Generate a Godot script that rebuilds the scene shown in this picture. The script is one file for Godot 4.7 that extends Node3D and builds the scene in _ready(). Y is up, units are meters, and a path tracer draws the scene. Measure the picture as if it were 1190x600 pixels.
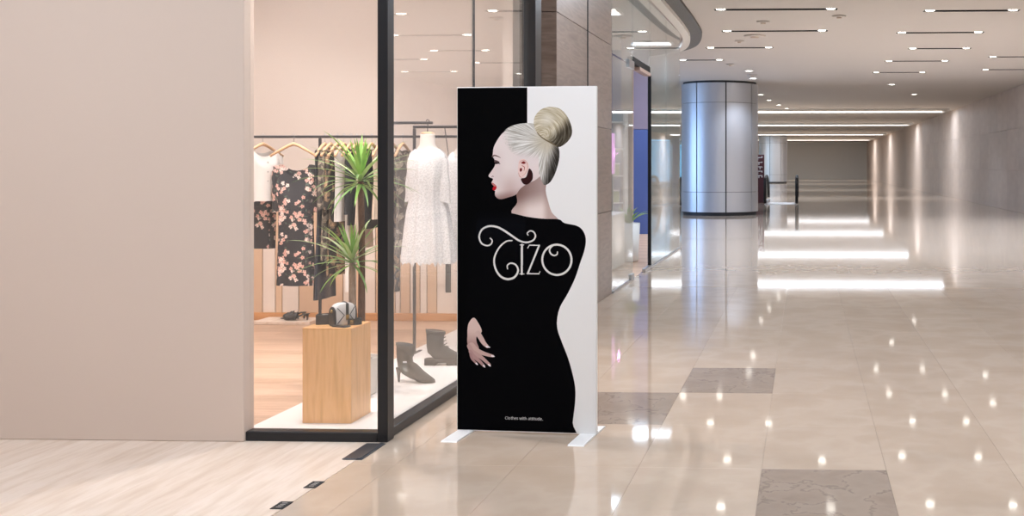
extends Node3D
# A shopping concourse: boutique with black-framed glass on the left, printed banner stand on a polished floor,
# stone wall, second glass-fronted shop, steel column and the far mall. Metres, y up, the concourse runs along -z.

const CEIL := 4.14
var M := {}
var used := {}
var rng := RandomNumberGenerator.new()

# ---------------------------------------------------------------- names and labels
func numbered(called: String) -> String:
	if not used.has(called):
		used[called] = 0
		return called
	used[called] += 1
	return "%s_%03d" % [called, used[called]]

func tag(o: Node, label: String, category: String, group := "") -> void:
	o.set_meta("label", label)
	o.set_meta("category", category)
	if group != "":
		o.set_meta("group", group)

func thing(called: String, label: String, category: String, where := Vector3.ZERO, turn := 0.0, group := "") -> Node3D:
	var o := Node3D.new()
	o.name = numbered(called)
	add_child(o)
	o.position = where
	o.rotation.y = turn
	tag(o, label, category, group)
	return o

func structure(called: String, label: String, category: String) -> Node3D:
	var o := Node3D.new()
	o.name = numbered(called)
	add_child(o)
	tag(o, label, category)
	o.set_meta("kind", "structure")
	return o

func part(parent: Node, called: String, shape: Mesh, m: Material, where := Vector3.ZERO, turn := Vector3.ZERO) -> MeshInstance3D:
	var o := MeshInstance3D.new()
	o.name = called
	o.mesh = shape
	o.material_override = m
	o.position = where
	o.rotation = turn
	o.cast_shadow = GeometryInstance3D.SHADOW_CASTING_SETTING_ON
	parent.add_child(o, true)
	return o

func copy(o: Node3D, label: String, where: Vector3, turn := 0.0) -> Node3D:
	var c: Node3D = o.duplicate()
	c.name = numbered(String(o.name).trim_suffix("_000"))
	add_child(c)
	c.position = where
	c.rotation.y = turn
	c.set_meta("label", label)
	return c

# ---------------------------------------------------------------- shapes
func begin(smooth := false) -> SurfaceTool:
	var st := SurfaceTool.new()
	st.begin(Mesh.PRIMITIVE_TRIANGLES)
	st.set_smooth_group(0 if smooth else 4294967295)
	return st

func done(st: SurfaceTool) -> ArrayMesh:
	st.generate_normals()
	return st.commit()

func tri(st: SurfaceTool, a: Vector3, b: Vector3, c: Vector3) -> void:
	st.add_vertex(a)
	st.add_vertex(b)
	st.add_vertex(c)

func quad(st: SurfaceTool, a: Vector3, b: Vector3, c: Vector3, d: Vector3) -> void:
	tri(st, a, b, c)
	tri(st, a, c, d)

func tri_out(st: SurfaceTool, a: Vector3, b: Vector3, c: Vector3, mid: Vector3) -> void:
	if (b - a).cross(c - a).dot((a + b + c) / 3.0 - mid) > 0.0:
		tri(st, a, c, b)
	else:
		tri(st, a, b, c)

func quad_out(st: SurfaceTool, a: Vector3, b: Vector3, c: Vector3, d: Vector3, mid: Vector3) -> void:
	tri_out(st, a, b, c, mid)
	tri_out(st, a, c, d, mid)

func add_box(st: SurfaceTool, mid: Vector3, size: Vector3, bevel := 0.0) -> void:
	var h := size / 2.0
	var b := minf(bevel, minf(h.x, minf(h.y, h.z)) * 0.9)
	if b <= 0.0:
		for ax in 3:
			for sg in [-1.0, 1.0]:
				var u := (ax + 1) % 3
				var v := (ax + 2) % 3
				var p := []
				for k in [[-1, -1], [1, -1], [1, 1], [-1, 1]]:
					var q := Vector3.ZERO
					q[ax] = h[ax] * sg
					q[u] = h[u] * k[0]
					q[v] = h[v] * k[1]
					p.append(mid + q)
				quad_out(st, p[0], p[1], p[2], p[3], mid)
		return
	var g := func(ax: int, s: Vector3) -> Vector3:
		var q := Vector3((h.x - b) * s.x, (h.y - b) * s.y, (h.z - b) * s.z)
		q[ax] = h[ax] * s[ax]
		return mid + q
	for ax in 3:
		var u := (ax + 1) % 3
		var v := (ax + 2) % 3
		for sg in [-1.0, 1.0]:
			var p := []
			for k in [[-1, -1], [1, -1], [1, 1], [-1, 1]]:
				var s := Vector3.ZERO
				s[ax] = sg
				s[u] = k[0]
				s[v] = k[1]
				p.append(g.call(ax, s))
			quad_out(st, p[0], p[1], p[2], p[3], mid)
		for a in [-1.0, 1.0]:
			for c in [-1.0, 1.0]:
				var s1 := Vector3.ZERO
				s1[u] = a
				s1[v] = c
				s1[ax] = -1.0
				var s2 := s1
				s2[ax] = 1.0
				quad_out(st, g.call(u, s1), g.call(u, s2), g.call(v, s2), g.call(v, s1), mid)
	for x in [-1.0, 1.0]:
		for y in [-1.0, 1.0]:
			for z in [-1.0, 1.0]:
				var s := Vector3(x, y, z)
				tri_out(st, g.call(0, s), g.call(1, s), g.call(2, s), mid)

func box(size: Vector3, bevel := 0.0, mid := Vector3.ZERO) -> ArrayMesh:
	var st := begin()
	add_box(st, mid, size, bevel)
	return done(st)

# box given by its two corners, in metres, with z as distance down the concourse
func span(x0: float, x1: float, y0: float, y1: float, d0: float, d1: float, bevel := 0.0) -> ArrayMesh:
	return box(Vector3(absf(x1 - x0), absf(y1 - y0), absf(d1 - d0)), bevel, Vector3((x0 + x1) / 2.0, (y0 + y1) / 2.0, -(d0 + d1) / 2.0))

func add_loft(st: SurfaceTool, rings: Array, caps := true) -> void:
	for j in rings.size() - 1:
		var a: PackedVector3Array = rings[j]
		var b: PackedVector3Array = rings[j + 1]
		var n := a.size()
		for i in n:
			var k := (i + 1) % n
			quad(st, a[i], b[i], b[k], a[k])
	if caps:
		for e in [0, rings.size() - 1]:
			var r: PackedVector3Array = rings[e]
			var mid := Vector3.ZERO
			for p in r:
				mid += p
			mid /= r.size()
			for i in r.size():
				var k := (i + 1) % r.size()
				if e == 0:
					tri(st, mid, r[i], r[k])
				else:
					tri(st, mid, r[k], r[i])

func loft(rings: Array, caps := true, smooth := true) -> ArrayMesh:
	var st := begin(smooth)
	add_loft(st, rings, caps)
	return done(st)

func add_tube(st: SurfaceTool, pts: Array, radii, seg := 8, caps := true) -> void:
	var rings := []
	var up := Vector3.UP
	for i in pts.size():
		var t: Vector3 = (pts[mini(i + 1, pts.size() - 1)] - pts[maxi(i - 1, 0)]).normalized()
		if absf(t.dot(up)) > 0.95:
			up = Vector3.RIGHT if absf(t.x) < 0.9 else Vector3.BACK
		var s := t.cross(up).normalized()
		var w := s.cross(t).normalized()
		up = w
		var r: float = radii[i] if radii is Array else radii
		var ring := PackedVector3Array()
		for k in seg:
			var a := TAU * k / seg
			ring.append(pts[i] + (s * cos(a) + w * sin(a)) * r)
		rings.append(ring)
	add_loft(st, rings, caps)

func tube(pts: Array, radii, seg := 8) -> ArrayMesh:
	var st := begin(true)
	add_tube(st, pts, radii, seg)
	return done(st)

func lathe(profile: Array, seg := 24) -> ArrayMesh:
	var rings := []
	for p in profile:
		var ring := PackedVector3Array()
		for k in seg:
			var a := TAU * k / seg
			ring.append(Vector3(cos(a) * p[0], p[1], sin(a) * p[0]))
		rings.append(ring)
	return loft(rings, true, false) if profile.size() < 3 else loft(rings, true, true)

# flat outline (x, y) given thickness along z, its rim rounded by shrinking the outer layers
func slab(poly: PackedVector2Array, thick: float, rim := 0.0, smooth := true) -> ArrayMesh:
	var mid := Vector2.ZERO
	var far := 0.0
	for p in poly:
		mid += p
	mid /= poly.size()
	for p in poly:
		far = maxf(far, p.distance_to(mid))
	var rings := []
	var layers := [[-0.5, 1.0], [0.5, 1.0]]
	if rim > 0.0:
		var q := rim / thick
		layers = [[-0.5, 1.0 - rim / far], [-0.5 + q * 0.3, 1.0 - 0.3 * rim / far], [-0.5 + q, 1.0], [0.5 - q, 1.0], [0.5 - q * 0.3, 1.0 - 0.3 * rim / far], [0.5, 1.0 - rim / far]]
	for l in layers:
		var ring := PackedVector3Array()
		for p in poly:
			var s: Vector2 = mid + (p - mid) * l[1]
			ring.append(Vector3(s.x, s.y, l[0] * thick))
		rings.append(ring)
	return loft(rings, true, smooth and rim > 0.0)

func curve(pts: Array, n := 8, closed := false) -> PackedVector2Array:
	var out := PackedVector2Array()
	var c := pts.size()
	var last := c if closed else c - 1
	for i in last:
		var p0: Vector2 = pts[(i - 1 + c) % c] if closed else pts[maxi(i - 1, 0)]
		var p1: Vector2 = pts[i]
		var p2: Vector2 = pts[(i + 1) % c]
		var p3: Vector2 = pts[(i + 2) % c] if closed else pts[mini(i + 2, c - 1)]
		for k in n:
			var t := float(k) / n
			out.append(p1.cubic_interpolate(p2, p0, p3, t))
	if not closed:
		out.append(pts[c - 1])
	return out

func xy(flat: Array) -> Array:
	var out := []
	for i in range(0, flat.size(), 2):
		out.append(Vector2(flat[i], flat[i + 1]))
	return out

# ---------------------------------------------------------------- materials
func rgb(r: float, g: float, b: float) -> Color:
	return Color(r / 255.0, g / 255.0, b / 255.0)

func mat(c: Color, rough := 0.6, metal := 0.0, spec := 0.5) -> StandardMaterial3D:
	var m := StandardMaterial3D.new()
	m.albedo_color = c
	m.roughness = rough
	m.metallic = metal
	m.metallic_specular = spec
	return m

func noise_tex(freq: float, stops: Array, sd := 1, octaves := 4, size := 512, kind := FastNoiseLite.TYPE_SIMPLEX_SMOOTH, warp := 0.0) -> NoiseTexture2D:
	var n := FastNoiseLite.new()
	n.seed = sd
	n.noise_type = kind
	n.frequency = freq
	n.fractal_octaves = octaves
	if warp > 0.0:
		n.domain_warp_enabled = true
		n.domain_warp_amplitude = warp
		n.domain_warp_frequency = freq
	var t := NoiseTexture2D.new()
	t.width = size
	t.height = size
	t.seamless = true
	t.noise = n
	var g := Gradient.new()
	var off := PackedFloat32Array()
	var cols := PackedColorArray()
	for s in stops:
		off.append(s[0])
		cols.append(s[1])
	g.offsets = off
	g.colors = cols
	t.color_ramp = g
	return t

func grained(tex: Texture2D, scale: Vector3, rough := 0.5, tint := Color.WHITE, world := true) -> StandardMaterial3D:
	var m := mat(tint, rough)
	m.albedo_texture = tex
	m.uv1_triplanar = true
	m.uv1_world_triplanar = world
	m.uv1_triplanar_sharpness = 8.0
	m.uv1_scale = scale
	return m

func glow(c: Color, energy: float) -> StandardMaterial3D:
	var m := mat(c, 0.5)
	m.emission_enabled = true
	m.emission = c
	m.emission_energy_multiplier = energy
	return m

func pane_mat(alpha: float, tint: Color) -> StandardMaterial3D:
	var m := mat(Color(tint.r, tint.g, tint.b, alpha), 0.02)
	m.transparency = BaseMaterial3D.TRANSPARENCY_ALPHA
	return m

func flower_cloth() -> ImageTexture:
	var n := 384
	var im := Image.create(n, n, false, Image.FORMAT_RGB8)
	im.fill(rgb(48, 48, 53))
	var r := RandomNumberGenerator.new()
	r.seed = 11
	var dot := func(cx: float, cy: float, rx: float, ry: float, an: float, col: Color) -> void:
		var m := int(ceil(maxf(rx, ry)))
		for y in range(-m, m + 1):
			for x in range(-m, m + 1):
				var u := (x * cos(an) + y * sin(an)) / rx
				var v := (-x * sin(an) + y * cos(an)) / ry
				if u * u + v * v <= 1.0:
					im.set_pixel(posmod(int(cx) + x, n), posmod(int(cy) + y, n), col)
	for k in 34:
		var cx := r.randf() * n
		var cy := r.randf() * n
		for q in 3:
			dot.call(cx + r.randf_range(-30, 30), cy + r.randf_range(-30, 30), 12.0, 4.0, r.randf() * TAU, rgb(96, 112, 100))
		for fl in r.randi_range(2, 4):
			var fx := cx + r.randf_range(-30, 30)
			var fy := cy + r.randf_range(-30, 30)
			var col: Color = [rgb(243, 222, 212), rgb(236, 196, 184), rgb(226, 178, 164)][r.randi() % 3]
			for p in 5:
				var a := TAU * p / 5.0 + r.randf()
				dot.call(fx + cos(a) * 8.0, fy + sin(a) * 8.0, 8.0, 5.5, a, col)
			dot.call(fx, fy, 3.0, 3.0, 0.0, rgb(170, 110, 90))
	return ImageTexture.create_from_image(im)

func fern_cloth(ground: Color, leaf: Color, sd: int) -> ImageTexture:
	var n := 256
	var im := Image.create(n, n, false, Image.FORMAT_RGB8)
	im.fill(ground)
	var r := RandomNumberGenerator.new()
	r.seed = sd
	for k in 16:
		var cx := r.randf() * n
		var cy := r.randf() * n
		var a := r.randf() * TAU
		for s in 22:
			var px := cx + cos(a) * s * 4.0
			var py := cy + sin(a) * s * 4.0
			for side in [-1.0, 1.0]:
				for q in int(26 - s):
					var b: float = a + side * 0.9
					for w in 2:
						im.set_pixel(posmod(int(px + cos(b) * q + w), n), posmod(int(py + sin(b) * q), n), leaf)
	return ImageTexture.create_from_image(im)

func make_materials() -> void:
	# polished stone floor
	var beige := noise_tex(0.006, [[0.0, rgb(199, 178, 157)], [0.45, rgb(206, 186, 166)], [0.62, rgb(211, 192, 173)], [1.0, rgb(202, 182, 162)]], 3, 5, 1024, FastNoiseLite.TYPE_SIMPLEX_SMOOTH, 30.0)
	var grey := noise_tex(0.008, [[0.0, rgb(150, 132, 118)], [0.48, rgb(163, 147, 133)], [0.52, rgb(140, 124, 112)], [0.56, rgb(166, 150, 136)], [1.0, rgb(158, 142, 128)]], 5, 4, 1024, FastNoiseLite.TYPE_SIMPLEX_SMOOTH, 40.0)
	for k in 3:
		M["tile_%d" % k] = grained(beige, Vector3(0.22, 0.22, 0.22), 0.045, Color(1.0 - 0.012 * k, 1.0 - 0.014 * k, 1.0 - 0.016 * k))
	M.tile_grey = grained(grey, Vector3(0.35, 0.35, 0.35), 0.06)
	M.grout = mat(rgb(196, 178, 161), 0.6)
	# stone cladding with long level veins
	var vein := noise_tex(0.012, [[0.0, rgb(124, 109, 100)], [0.4, rgb(149, 133, 123)], [0.55, rgb(158, 142, 132)], [0.7, rgb(139, 124, 115)], [1.0, rgb(166, 151, 141)]], 9, 5, 512, FastNoiseLite.TYPE_SIMPLEX_SMOOTH, 14.0)
	for k in 3:
		M["stone_%d" % k] = grained(vein, Vector3(0.25, 1.1 + 0.1 * k, 0.16), 0.3, Color(1.0 - 0.03 * k, 1.0 - 0.032 * k, 1.0 - 0.035 * k))
	var plain_stone := noise_tex(0.01, [[0.0, rgb(205, 188, 176)], [1.0, rgb(215, 199, 187)]], 21, 4, 256)
	for k in 2:
		M["pale_stone_%d" % k] = grained(plain_stone, Vector3(0.4, 0.8, 0.4), 0.5, Color(1.0 - 0.02 * k, 1.0 - 0.02 * k, 1.0 - 0.02 * k))
	# oak boards and veneer
	var oak := noise_tex(0.02, [[0.0, rgb(204, 168, 132)], [0.4, rgb(222, 189, 154)], [0.6, rgb(228, 197, 164)], [1.0, rgb(212, 177, 142)]], 14, 5, 512, FastNoiseLite.TYPE_SIMPLEX_SMOOTH, 10.0)
	var pale := noise_tex(0.02, [[0.0, rgb(220, 198, 178)], [0.45, rgb(235, 217, 200)], [0.6, rgb(240, 223, 208)], [1.0, rgb(228, 207, 188)]], 15, 5, 512, FastNoiseLite.TYPE_SIMPLEX_SMOOTH, 10.0)
	for k in 3:
		var tn := Color(1.0 - 0.03 * k, 1.0 - 0.04 * k, 1.0 - 0.05 * k)
		M["board_across_%d" % k] = grained(oak, Vector3(0.12, 1.5, 1.6), 0.38, Color(0.95 - 0.03 * k, 0.93 - 0.035 * k, 0.96 - 0.045 * k))
		M["board_along_%d" % k] = grained(pale, Vector3(1.1, 1.5, 0.14), 0.34, Color(1.0 - 0.01 * k, 1.0 - 0.014 * k, 1.0 - 0.018 * k))
	var honey := noise_tex(0.02, [[0.0, rgb(222, 164, 104)], [0.4, rgb(240, 184, 122)], [0.6, rgb(246, 192, 132)], [1.0, rgb(230, 172, 110)]], 17, 5, 512, FastNoiseLite.TYPE_SIMPLEX_SMOOTH, 10.0)
	M.veneer = grained(honey, Vector3(1.7, 0.13, 1.7), 0.3)
	M.wood_trim = grained(oak, Vector3(0.2, 2.0, 2.0), 0.45, rgb(240, 205, 165))
	M.hanger = mat(rgb(226, 184, 142), 0.4)
	# plain surfaces
	M.plaster = mat(rgb(218, 200, 186), 0.8)
	M.shop_wall = mat(rgb(216, 204, 194), 0.75)
	M.cream_panel = mat(rgb(234, 220, 208), 0.5)
	M.tan_panel = mat(rgb(220, 188, 158), 0.55)
	M.ceiling = mat(rgb(205, 197, 189), 0.85)
	M.soffit = mat(rgb(232, 228, 220), 0.6)
	M.mesh_band = grained(noise_tex(0.12, [[0.0, rgb(62, 61, 60)], [0.5, rgb(104, 102, 99)], [1.0, rgb(132, 129, 126)]], 31, 2, 256, FastNoiseLite.TYPE_CELLULAR), Vector3(2, 2, 2), 0.6)
	M.white = mat(rgb(243, 242, 240), 0.45)
	M.white_floor = mat(rgb(246, 243, 240), 0.35)
	M.black_metal = mat(rgb(36, 37, 40), 0.35, 0.3)
	M.black_matt = mat(rgb(22, 22, 24), 0.7)
	M.threshold = mat(rgb(72, 76, 84), 0.35, 0.5)
	M.rack = mat(rgb(62, 62, 66), 0.4, 0.3)
	M.steel = mat(rgb(186, 188, 192), 0.3, 1.0)
	M.steel_panel = mat(rgb(204, 208, 214), 0.38, 0.6)
	M.joint = mat(rgb(40, 42, 46), 0.6)
	M.gold = mat(rgb(212, 182, 120), 0.25, 1.0)
	M.blue_wall = mat(rgb(92, 112, 178), 0.4)
	M.mauve_wall = mat(rgb(150, 138, 160), 0.5)
	M.pink_stone = mat(rgb(186, 160, 148), 0.4)
	M.glass = pane_mat(0.015, rgb(235, 245, 240))
	M.glass_green = pane_mat(0.13, rgb(128, 170, 172))
	M.glass_blue = pane_mat(0.3, rgb(120, 170, 190))
	M.lamp = glow(rgb(255, 250, 240), 12.0)
	M.panel_lamp = glow(rgb(255, 246, 236), 3.0)
	M.cove_lamp = glow(rgb(255, 244, 228), 2.2)
	M.pink_lamp = glow(rgb(225, 160, 225), 1.0)
	M.screen_lamp = glow(rgb(130, 195, 235), 2.4)
	M.poster_base = mat(rgb(240, 239, 237), 0.5)
	# cloth and leather
	M.floral = grained(flower_cloth(), Vector3(2.3, 2.3, 2.3), 0.7, Color.WHITE, false)
	M.fern = grained(fern_cloth(rgb(42, 38, 36), rgb(206, 170, 132), 4), Vector3(3.2, 3.2, 3.2), 0.8, Color.WHITE, false)
	M.fern_pale = grained(fern_cloth(rgb(88, 80, 74), rgb(214, 198, 176), 8), Vector3(4.5, 4.5, 4.5), 0.8, Color.WHITE, false)
	var weave := noise_tex(0.14, [[0.0, rgb(176, 175, 176)], [0.4, rgb(226, 225, 225)], [1.0, rgb(240, 240, 240)]], 6, 2, 256, FastNoiseLite.TYPE_CELLULAR)
	M.lace = grained(weave, Vector3(2.0, 2.0, 2.0), 0.85, Color.WHITE, false)
	M.lace.backlight_enabled = true
	M.lace.backlight = Color(0.35, 0.35, 0.35)
	M.white_cloth = mat(rgb(240, 234, 228), 0.85)
	M.cream_cloth = mat(rgb(232, 212, 190), 0.85)
	M.grey_cloth = mat(rgb(178, 172, 166), 0.85)
	M.black_cloth = mat(rgb(36, 36, 40), 0.75)
	M.navy_satin = mat(rgb(52, 54, 64), 0.4)
	M.form_cloth = mat(rgb(226, 218, 210), 0.8)
	M.suede = grained(noise_tex(0.05, [[0.0, rgb(52, 52, 52)], [1.0, rgb(70, 69, 68)]], 41, 4, 256), Vector3(4, 4, 4), 0.8, Color.WHITE, false)
	M.leather = mat(rgb(44, 42, 42), 0.35)
	M.dark_leather = mat(rgb(54, 52, 52), 0.5)
	M.white_leather = mat(rgb(236, 232, 228), 0.45)
	M.sole = mat(rgb(34, 33, 33), 0.6)
	# plant
	M.leaf_0 = mat(rgb(132, 176, 78), 0.45)
	M.leaf_1 = mat(rgb(104, 142, 74), 0.45)
	M.leaf_2 = mat(rgb(168, 184, 132), 0.5)
	for k in 3:
		var m: StandardMaterial3D = M["leaf_%d" % k]
		m.backlight_enabled = true
		m.backlight = Color(0.3, 0.4, 0.15)
	M.bark = grained(noise_tex(0.03, [[0.0, rgb(78, 50, 34)], [1.0, rgb(128, 92, 66)]], 51, 4, 256), Vector3(6, 2, 6), 0.85, Color.WHITE, false)
	M.bark_grey = grained(noise_tex(0.03, [[0.0, rgb(140, 122, 106)], [1.0, rgb(176, 158, 142)]], 52, 4, 256), Vector3(6, 2, 6), 0.85, Color.WHITE, false)
	M.soil = mat(rgb(70, 54, 42), 0.95)
	M.sign_red = mat(rgb(84, 42, 48), 0.5)

# ---------------------------------------------------------------- lights
func aim(l: Light3D, from: Vector3, to: Vector3) -> void:
	var d := (to - from).normalized()
	l.transform = Transform3D(Basis.looking_at(d, Vector3.RIGHT if absf(d.y) > 0.99 else Vector3.UP), from)

func light_panel(where: Vector3, sx: float, sz: float, energy: float, c: Color, label: String, group: String) -> void:
	var t := thing("ceiling_light_panel", label, "ceiling light", where, 0.0, group)
	var st := begin()
	for s in [-1.0, 1.0]:
		add_box(st, Vector3(s * (sx / 2.0 + 0.015), -0.02, 0), Vector3(0.03, 0.04, sz + 0.06))
		add_box(st, Vector3(0, -0.02, s * (sz / 2.0 + 0.015)), Vector3(sx, 0.04, 0.03))
	part(t, "frame", done(st), M.white)
	part(t, "diffuser_lamp", box(Vector3(sx, 0.02, sz), 0.0, Vector3(0, -0.015, 0)), M.panel_lamp)
	var l := AreaLight3D.new()
	l.name = "panel_light"
	l.area_size = Vector2(sx, sz)
	l.light_color = c
	l.light_energy = energy
	l.area_range = 60.0
	l.area_attenuation = 2.0
	l.shadow_enabled = true
	t.add_child(l)
	l.rotation.x = -PI / 2.0
	l.position = Vector3(0, -0.045, 0)

func spot(parent: Node3D, from: Vector3, to: Vector3, energy: float, angle: float, c: Color, soft := 0.05) -> void:
	var l := SpotLight3D.new()
	l.name = "beam"
	l.light_color = c
	l.light_energy = energy
	l.spot_angle = angle
	l.spot_angle_attenuation = 0.6
	l.spot_range = 60.0
	l.spot_attenuation = 2.0
	l.light_size = soft
	l.shadow_enabled = true
	parent.add_child(l, true)
	aim(l, from, to)

func _ready() -> void:
	rng.seed = 7
	# ---- camera: level, 1.55 m up, turned 2.5 degrees left of the concourse axis, lens shifted
	var cam := Camera3D.new()
	cam.name = "camera"
	cam.projection = Camera3D.PROJECTION_FRUSTUM
	cam.near = 0.05
	cam.far = 300.0
	cam.size = 600.0 / 1300.0 * 0.05
	cam.frustum_offset = Vector2(-283.0 / 1300.0 * 0.05, -108.0 / 1300.0 * 0.05)
	cam.position = Vector3(0, 1.55, 0)
	cam.rotation.y = deg_to_rad(2.5)
	add_child(cam)
	cam.current = true
	var we := WorldEnvironment.new()
	we.name = "surroundings"
	var env := Environment.new()
	env.background_mode = Environment.BG_COLOR
	env.background_color = rgb(60, 60, 64)
	env.tonemap_mode = Environment.TONE_MAPPER_LINEAR
	env.tonemap_exposure = 1.08
	env.sdfgi_enabled = true
	env.ssao_enabled = true
	env.ssil_enabled = true
	we.environment = env
	add_child(we)
	make_materials()
	# ---- added ceiling panels, all out of view, lighting the concourse, entry and boutique
	for d in [-1.0, 4.6, 10.4, 15.4]:
		for x in [-0.6, 3.6]:
			light_panel(Vector3(x, CEIL, -d), 1.3, 1.3, 6.5, rgb(216, 234, 255), "added unseen square ceiling light panel over the concourse", "added concourse ceiling panels")
	light_panel(Vector3(-4.3, CEIL, -3.6), 1.3, 1.3, 8.5, rgb(216, 234, 255), "added unseen ceiling light panel brightening the oak floored entry", "")  # extra panel added to brighten the pale boards
	for p in [[-4.4, 7.4], [-6.6, 8.4], [-3.4, 9.4], [-5.0, 9.6]]:
		light_panel(Vector3(p[0], 3.9, -p[1]), 1.2, 1.0, 1.4, rgb(240, 242, 254), "added unseen square ceiling light panel inside the boutique", "added boutique ceiling panels")  # added fill light for the shop, above the view
	build_setting()
	build_boutique()
	build_banner()
	build_second_shop()
	build_far_mall()

# ---------------------------------------------------------------- the setting
var slots := []

func build_setting() -> void:
	# floor: slab plus one piece per tile where the joints can be told apart
	var fl := structure("floor", "polished beige stone floor of the concourse with a few grey tiles", "floor")
	part(fl, "floor_bed", span(-2.345, 8.2, -0.1, -0.006, -5.2, 26), M.grout)
	var st := begin()
	add_box(st, Vector3(2.93, -0.05, 0.675), Vector3(10.55, 0.1, 8.95))
	add_box(st, Vector3(2.93, -0.05, -20.105), Vector3(10.55, 0.1, 11.8))
	add_box(st, Vector3(5.9, -0.05, -9.0), Vector3(4.6, 0.1, 10.4))
	add_box(st, Vector3(-4.0, -0.05, -76.0), Vector3(24.4, 0.1, 100.0))
	add_box(st, Vector3(-3.8, -0.051, -21.0), Vector3(2.9, 0.1, 10.0))
	part(fl, "far_paving", done(st), M.tile_0)
	var zl := []
	for k in 12:
		zl.append(6.645 + 0.942 * (k - 3))
	var xl := [-2.35]
	for k in 10:
		xl.append(-2.116 + 0.633 * k)
	var grey_at := {"2,3": true, "3,4": true, "4,1": true, "8,5": true}
	var shapes := {}
	for i in xl.size() - 1:
		for j in zl.size() - 1:
			var w: float = xl[i + 1] - xl[i]
			var key := snappedf(w, 0.001)
			if not shapes.has(key):
				shapes[key] = box(Vector3(w - 0.001, 0.02, 0.941), 0.0006, Vector3(0, -0.01, 0))
			var m: Material = M.tile_grey if grey_at.has("%d,%d" % [i, j]) else M["tile_%d" % ((i * 7 + j * 3) % 3)]
			part(fl, "tile", shapes[key], m, Vector3((xl[i] + xl[i + 1]) / 2.0, 0, -(zl[j] + zl[j + 1]) / 2.0))
	# oak floor: boards run along the concourse outside the glass, across it inside the boutique
	var wf := structure("floor_oak", "pale oak board floor running from the boutique out to the concourse tiles", "floor")
	part(wf, "floor_bed", span(-9.2, -2.352, -0.1, -0.006, -5.2, 11.1), M.grout)
	var x := -2.354
	var n := 0
	while x > -6.0:
		var cut := 3.2 + fmod(n * 1.37, 1.6)
		for seg in [[-5.1, cut], [cut, 6.18]]:
			part(wf, "board", box(Vector3(0.2175, 0.02, seg[1] - seg[0] - 0.002), 0.001, Vector3(0, -0.01, 0)), M["board_along_%d" % ((n * 2 + int(seg[0] > 0)) % 3)], Vector3(x - 0.109, 0, -(seg[0] + seg[1]) / 2.0))
		x -= 0.2185
		n += 1
	var d := 6.182
	n = 0
	var long_a := box(Vector3(2.998, 0.02, 0.199), 0.001, Vector3(0, -0.01, 0))
	while d < 11.05:
		var off := fmod(n * 1.13, 2.4)
		for k in [-1, 0, 1]:
			var c: float = -5.6 + off + 3.0 * k
			if c - 1.5 < -9.2 or c + 1.5 > -2.2:
				var lo := maxf(c - 1.5, -9.0)
				var hi := minf(c + 1.5, -2.36)
				if hi - lo > 0.1:
					part(wf, "board", box(Vector3(hi - lo - 0.002, 0.02, 0.199), 0.001, Vector3(0, -0.01, 0)), M["board_across_%d" % ((n + k + 3) % 3)], Vector3((lo + hi) / 2.0, 0, -d - 0.1))
			else:
				part(wf, "board", long_a, M["board_across_%d" % ((n + k + 3) % 3)], Vector3(c, 0, -d - 0.1))
		d += 0.2
		n += 1
	# display strip behind the side window
	var ds := structure("trim_display_strip", "white display strip on the boutique floor behind the side window", "floor strip")
	part(ds, "strip", span(-3.25, -2.42, 0.001, 0.012, 6.24, 10.98, 0.002), M.white_floor)
	# ceiling with cut-outs for the slots
	for s in [[-1.50, 0.55, 18.6], [-1.60, 0.45, 21.6], [-2.18, -0.68, 24.65], [-3.10, -1.98, 27.5], [2.0, 3.6, 18.9], [1.8, 3.5, 22.0], [2.3, 3.7, 25.0], [2.0, 3.6, 28.0], [4.6, 6.2, 20.2], [4.9, 6.4, 23.6], [4.4, 6.0, 27.0], [4.8, 6.4, 30.6], [1.9, 3.4, 31.4]]:
		slots.append({"x0": s[0], "x1": s[1], "d0": s[2] - 0.11, "d1": s[2] + 0.11})
	var ce := structure("ceiling", "flat pale beige mall ceiling with black light slots", "ceiling")
	var xs := [-16.4, 8.2]
	var ds2 := [-5.2, 126.2]
	for s in slots:
		xs.append_array([s.x0, s.x1])
		ds2.append_array([s.d0, s.d1])
	xs.sort()
	ds2.sort()
	st = begin()
	for i in xs.size() - 1:
		for j in ds2.size() - 1:
			if xs[i + 1] - xs[i] < 0.0005 or ds2[j + 1] - ds2[j] < 0.0005:
				continue
			var mx: float = (xs[i] + xs[i + 1]) / 2.0
			var md: float = (ds2[j] + ds2[j + 1]) / 2.0
			var hole := false
			for s in slots:
				if mx > s.x0 and mx < s.x1 and md > s.d0 and md < s.d1:
					hole = true
			if not hole:
				quad(st, Vector3(xs[i], CEIL, -ds2[j]), Vector3(xs[i + 1], CEIL, -ds2[j]), Vector3(xs[i + 1], CEIL, -ds2[j + 1]), Vector3(xs[i], CEIL, -ds2[j + 1]))
	part(ce, "ceiling_face", done(st), M.ceiling)
	part(ce, "ceiling_slab", span(-16.4, 8.2, CEIL + 0.25, CEIL + 0.45, -5.2, 126.2), M.ceiling)
	for s in slots:
		slot_light(s)
	# downlights and small fittings flush with the ceiling
	for p in [[-1.52, 30.6], [-1.53, 33.3], [-1.6, 41.0], [-1.4, 44.5], [-1.1, 48.0], [-0.8, 51.0], [-6.0, 41.0], [-7.0, 47.0], [2.8, 36.0], [4.0, 41.0]]:
		var t := thing("downlight", "small round white downlight set in the ceiling", "ceiling light", Vector3(p[0], CEIL, -p[1]), 0.0, "round ceiling downlights")
		part(t, "ring", lathe([[0.08, 0.0], [0.14, -0.002], [0.14, -0.012], [0.1, -0.012], [0.08, 0.0]], 20), M.white)
		part(t, "lamp", lathe([[0.09, -0.004], [0.09, -0.009]], 20), M.lamp)
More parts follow.
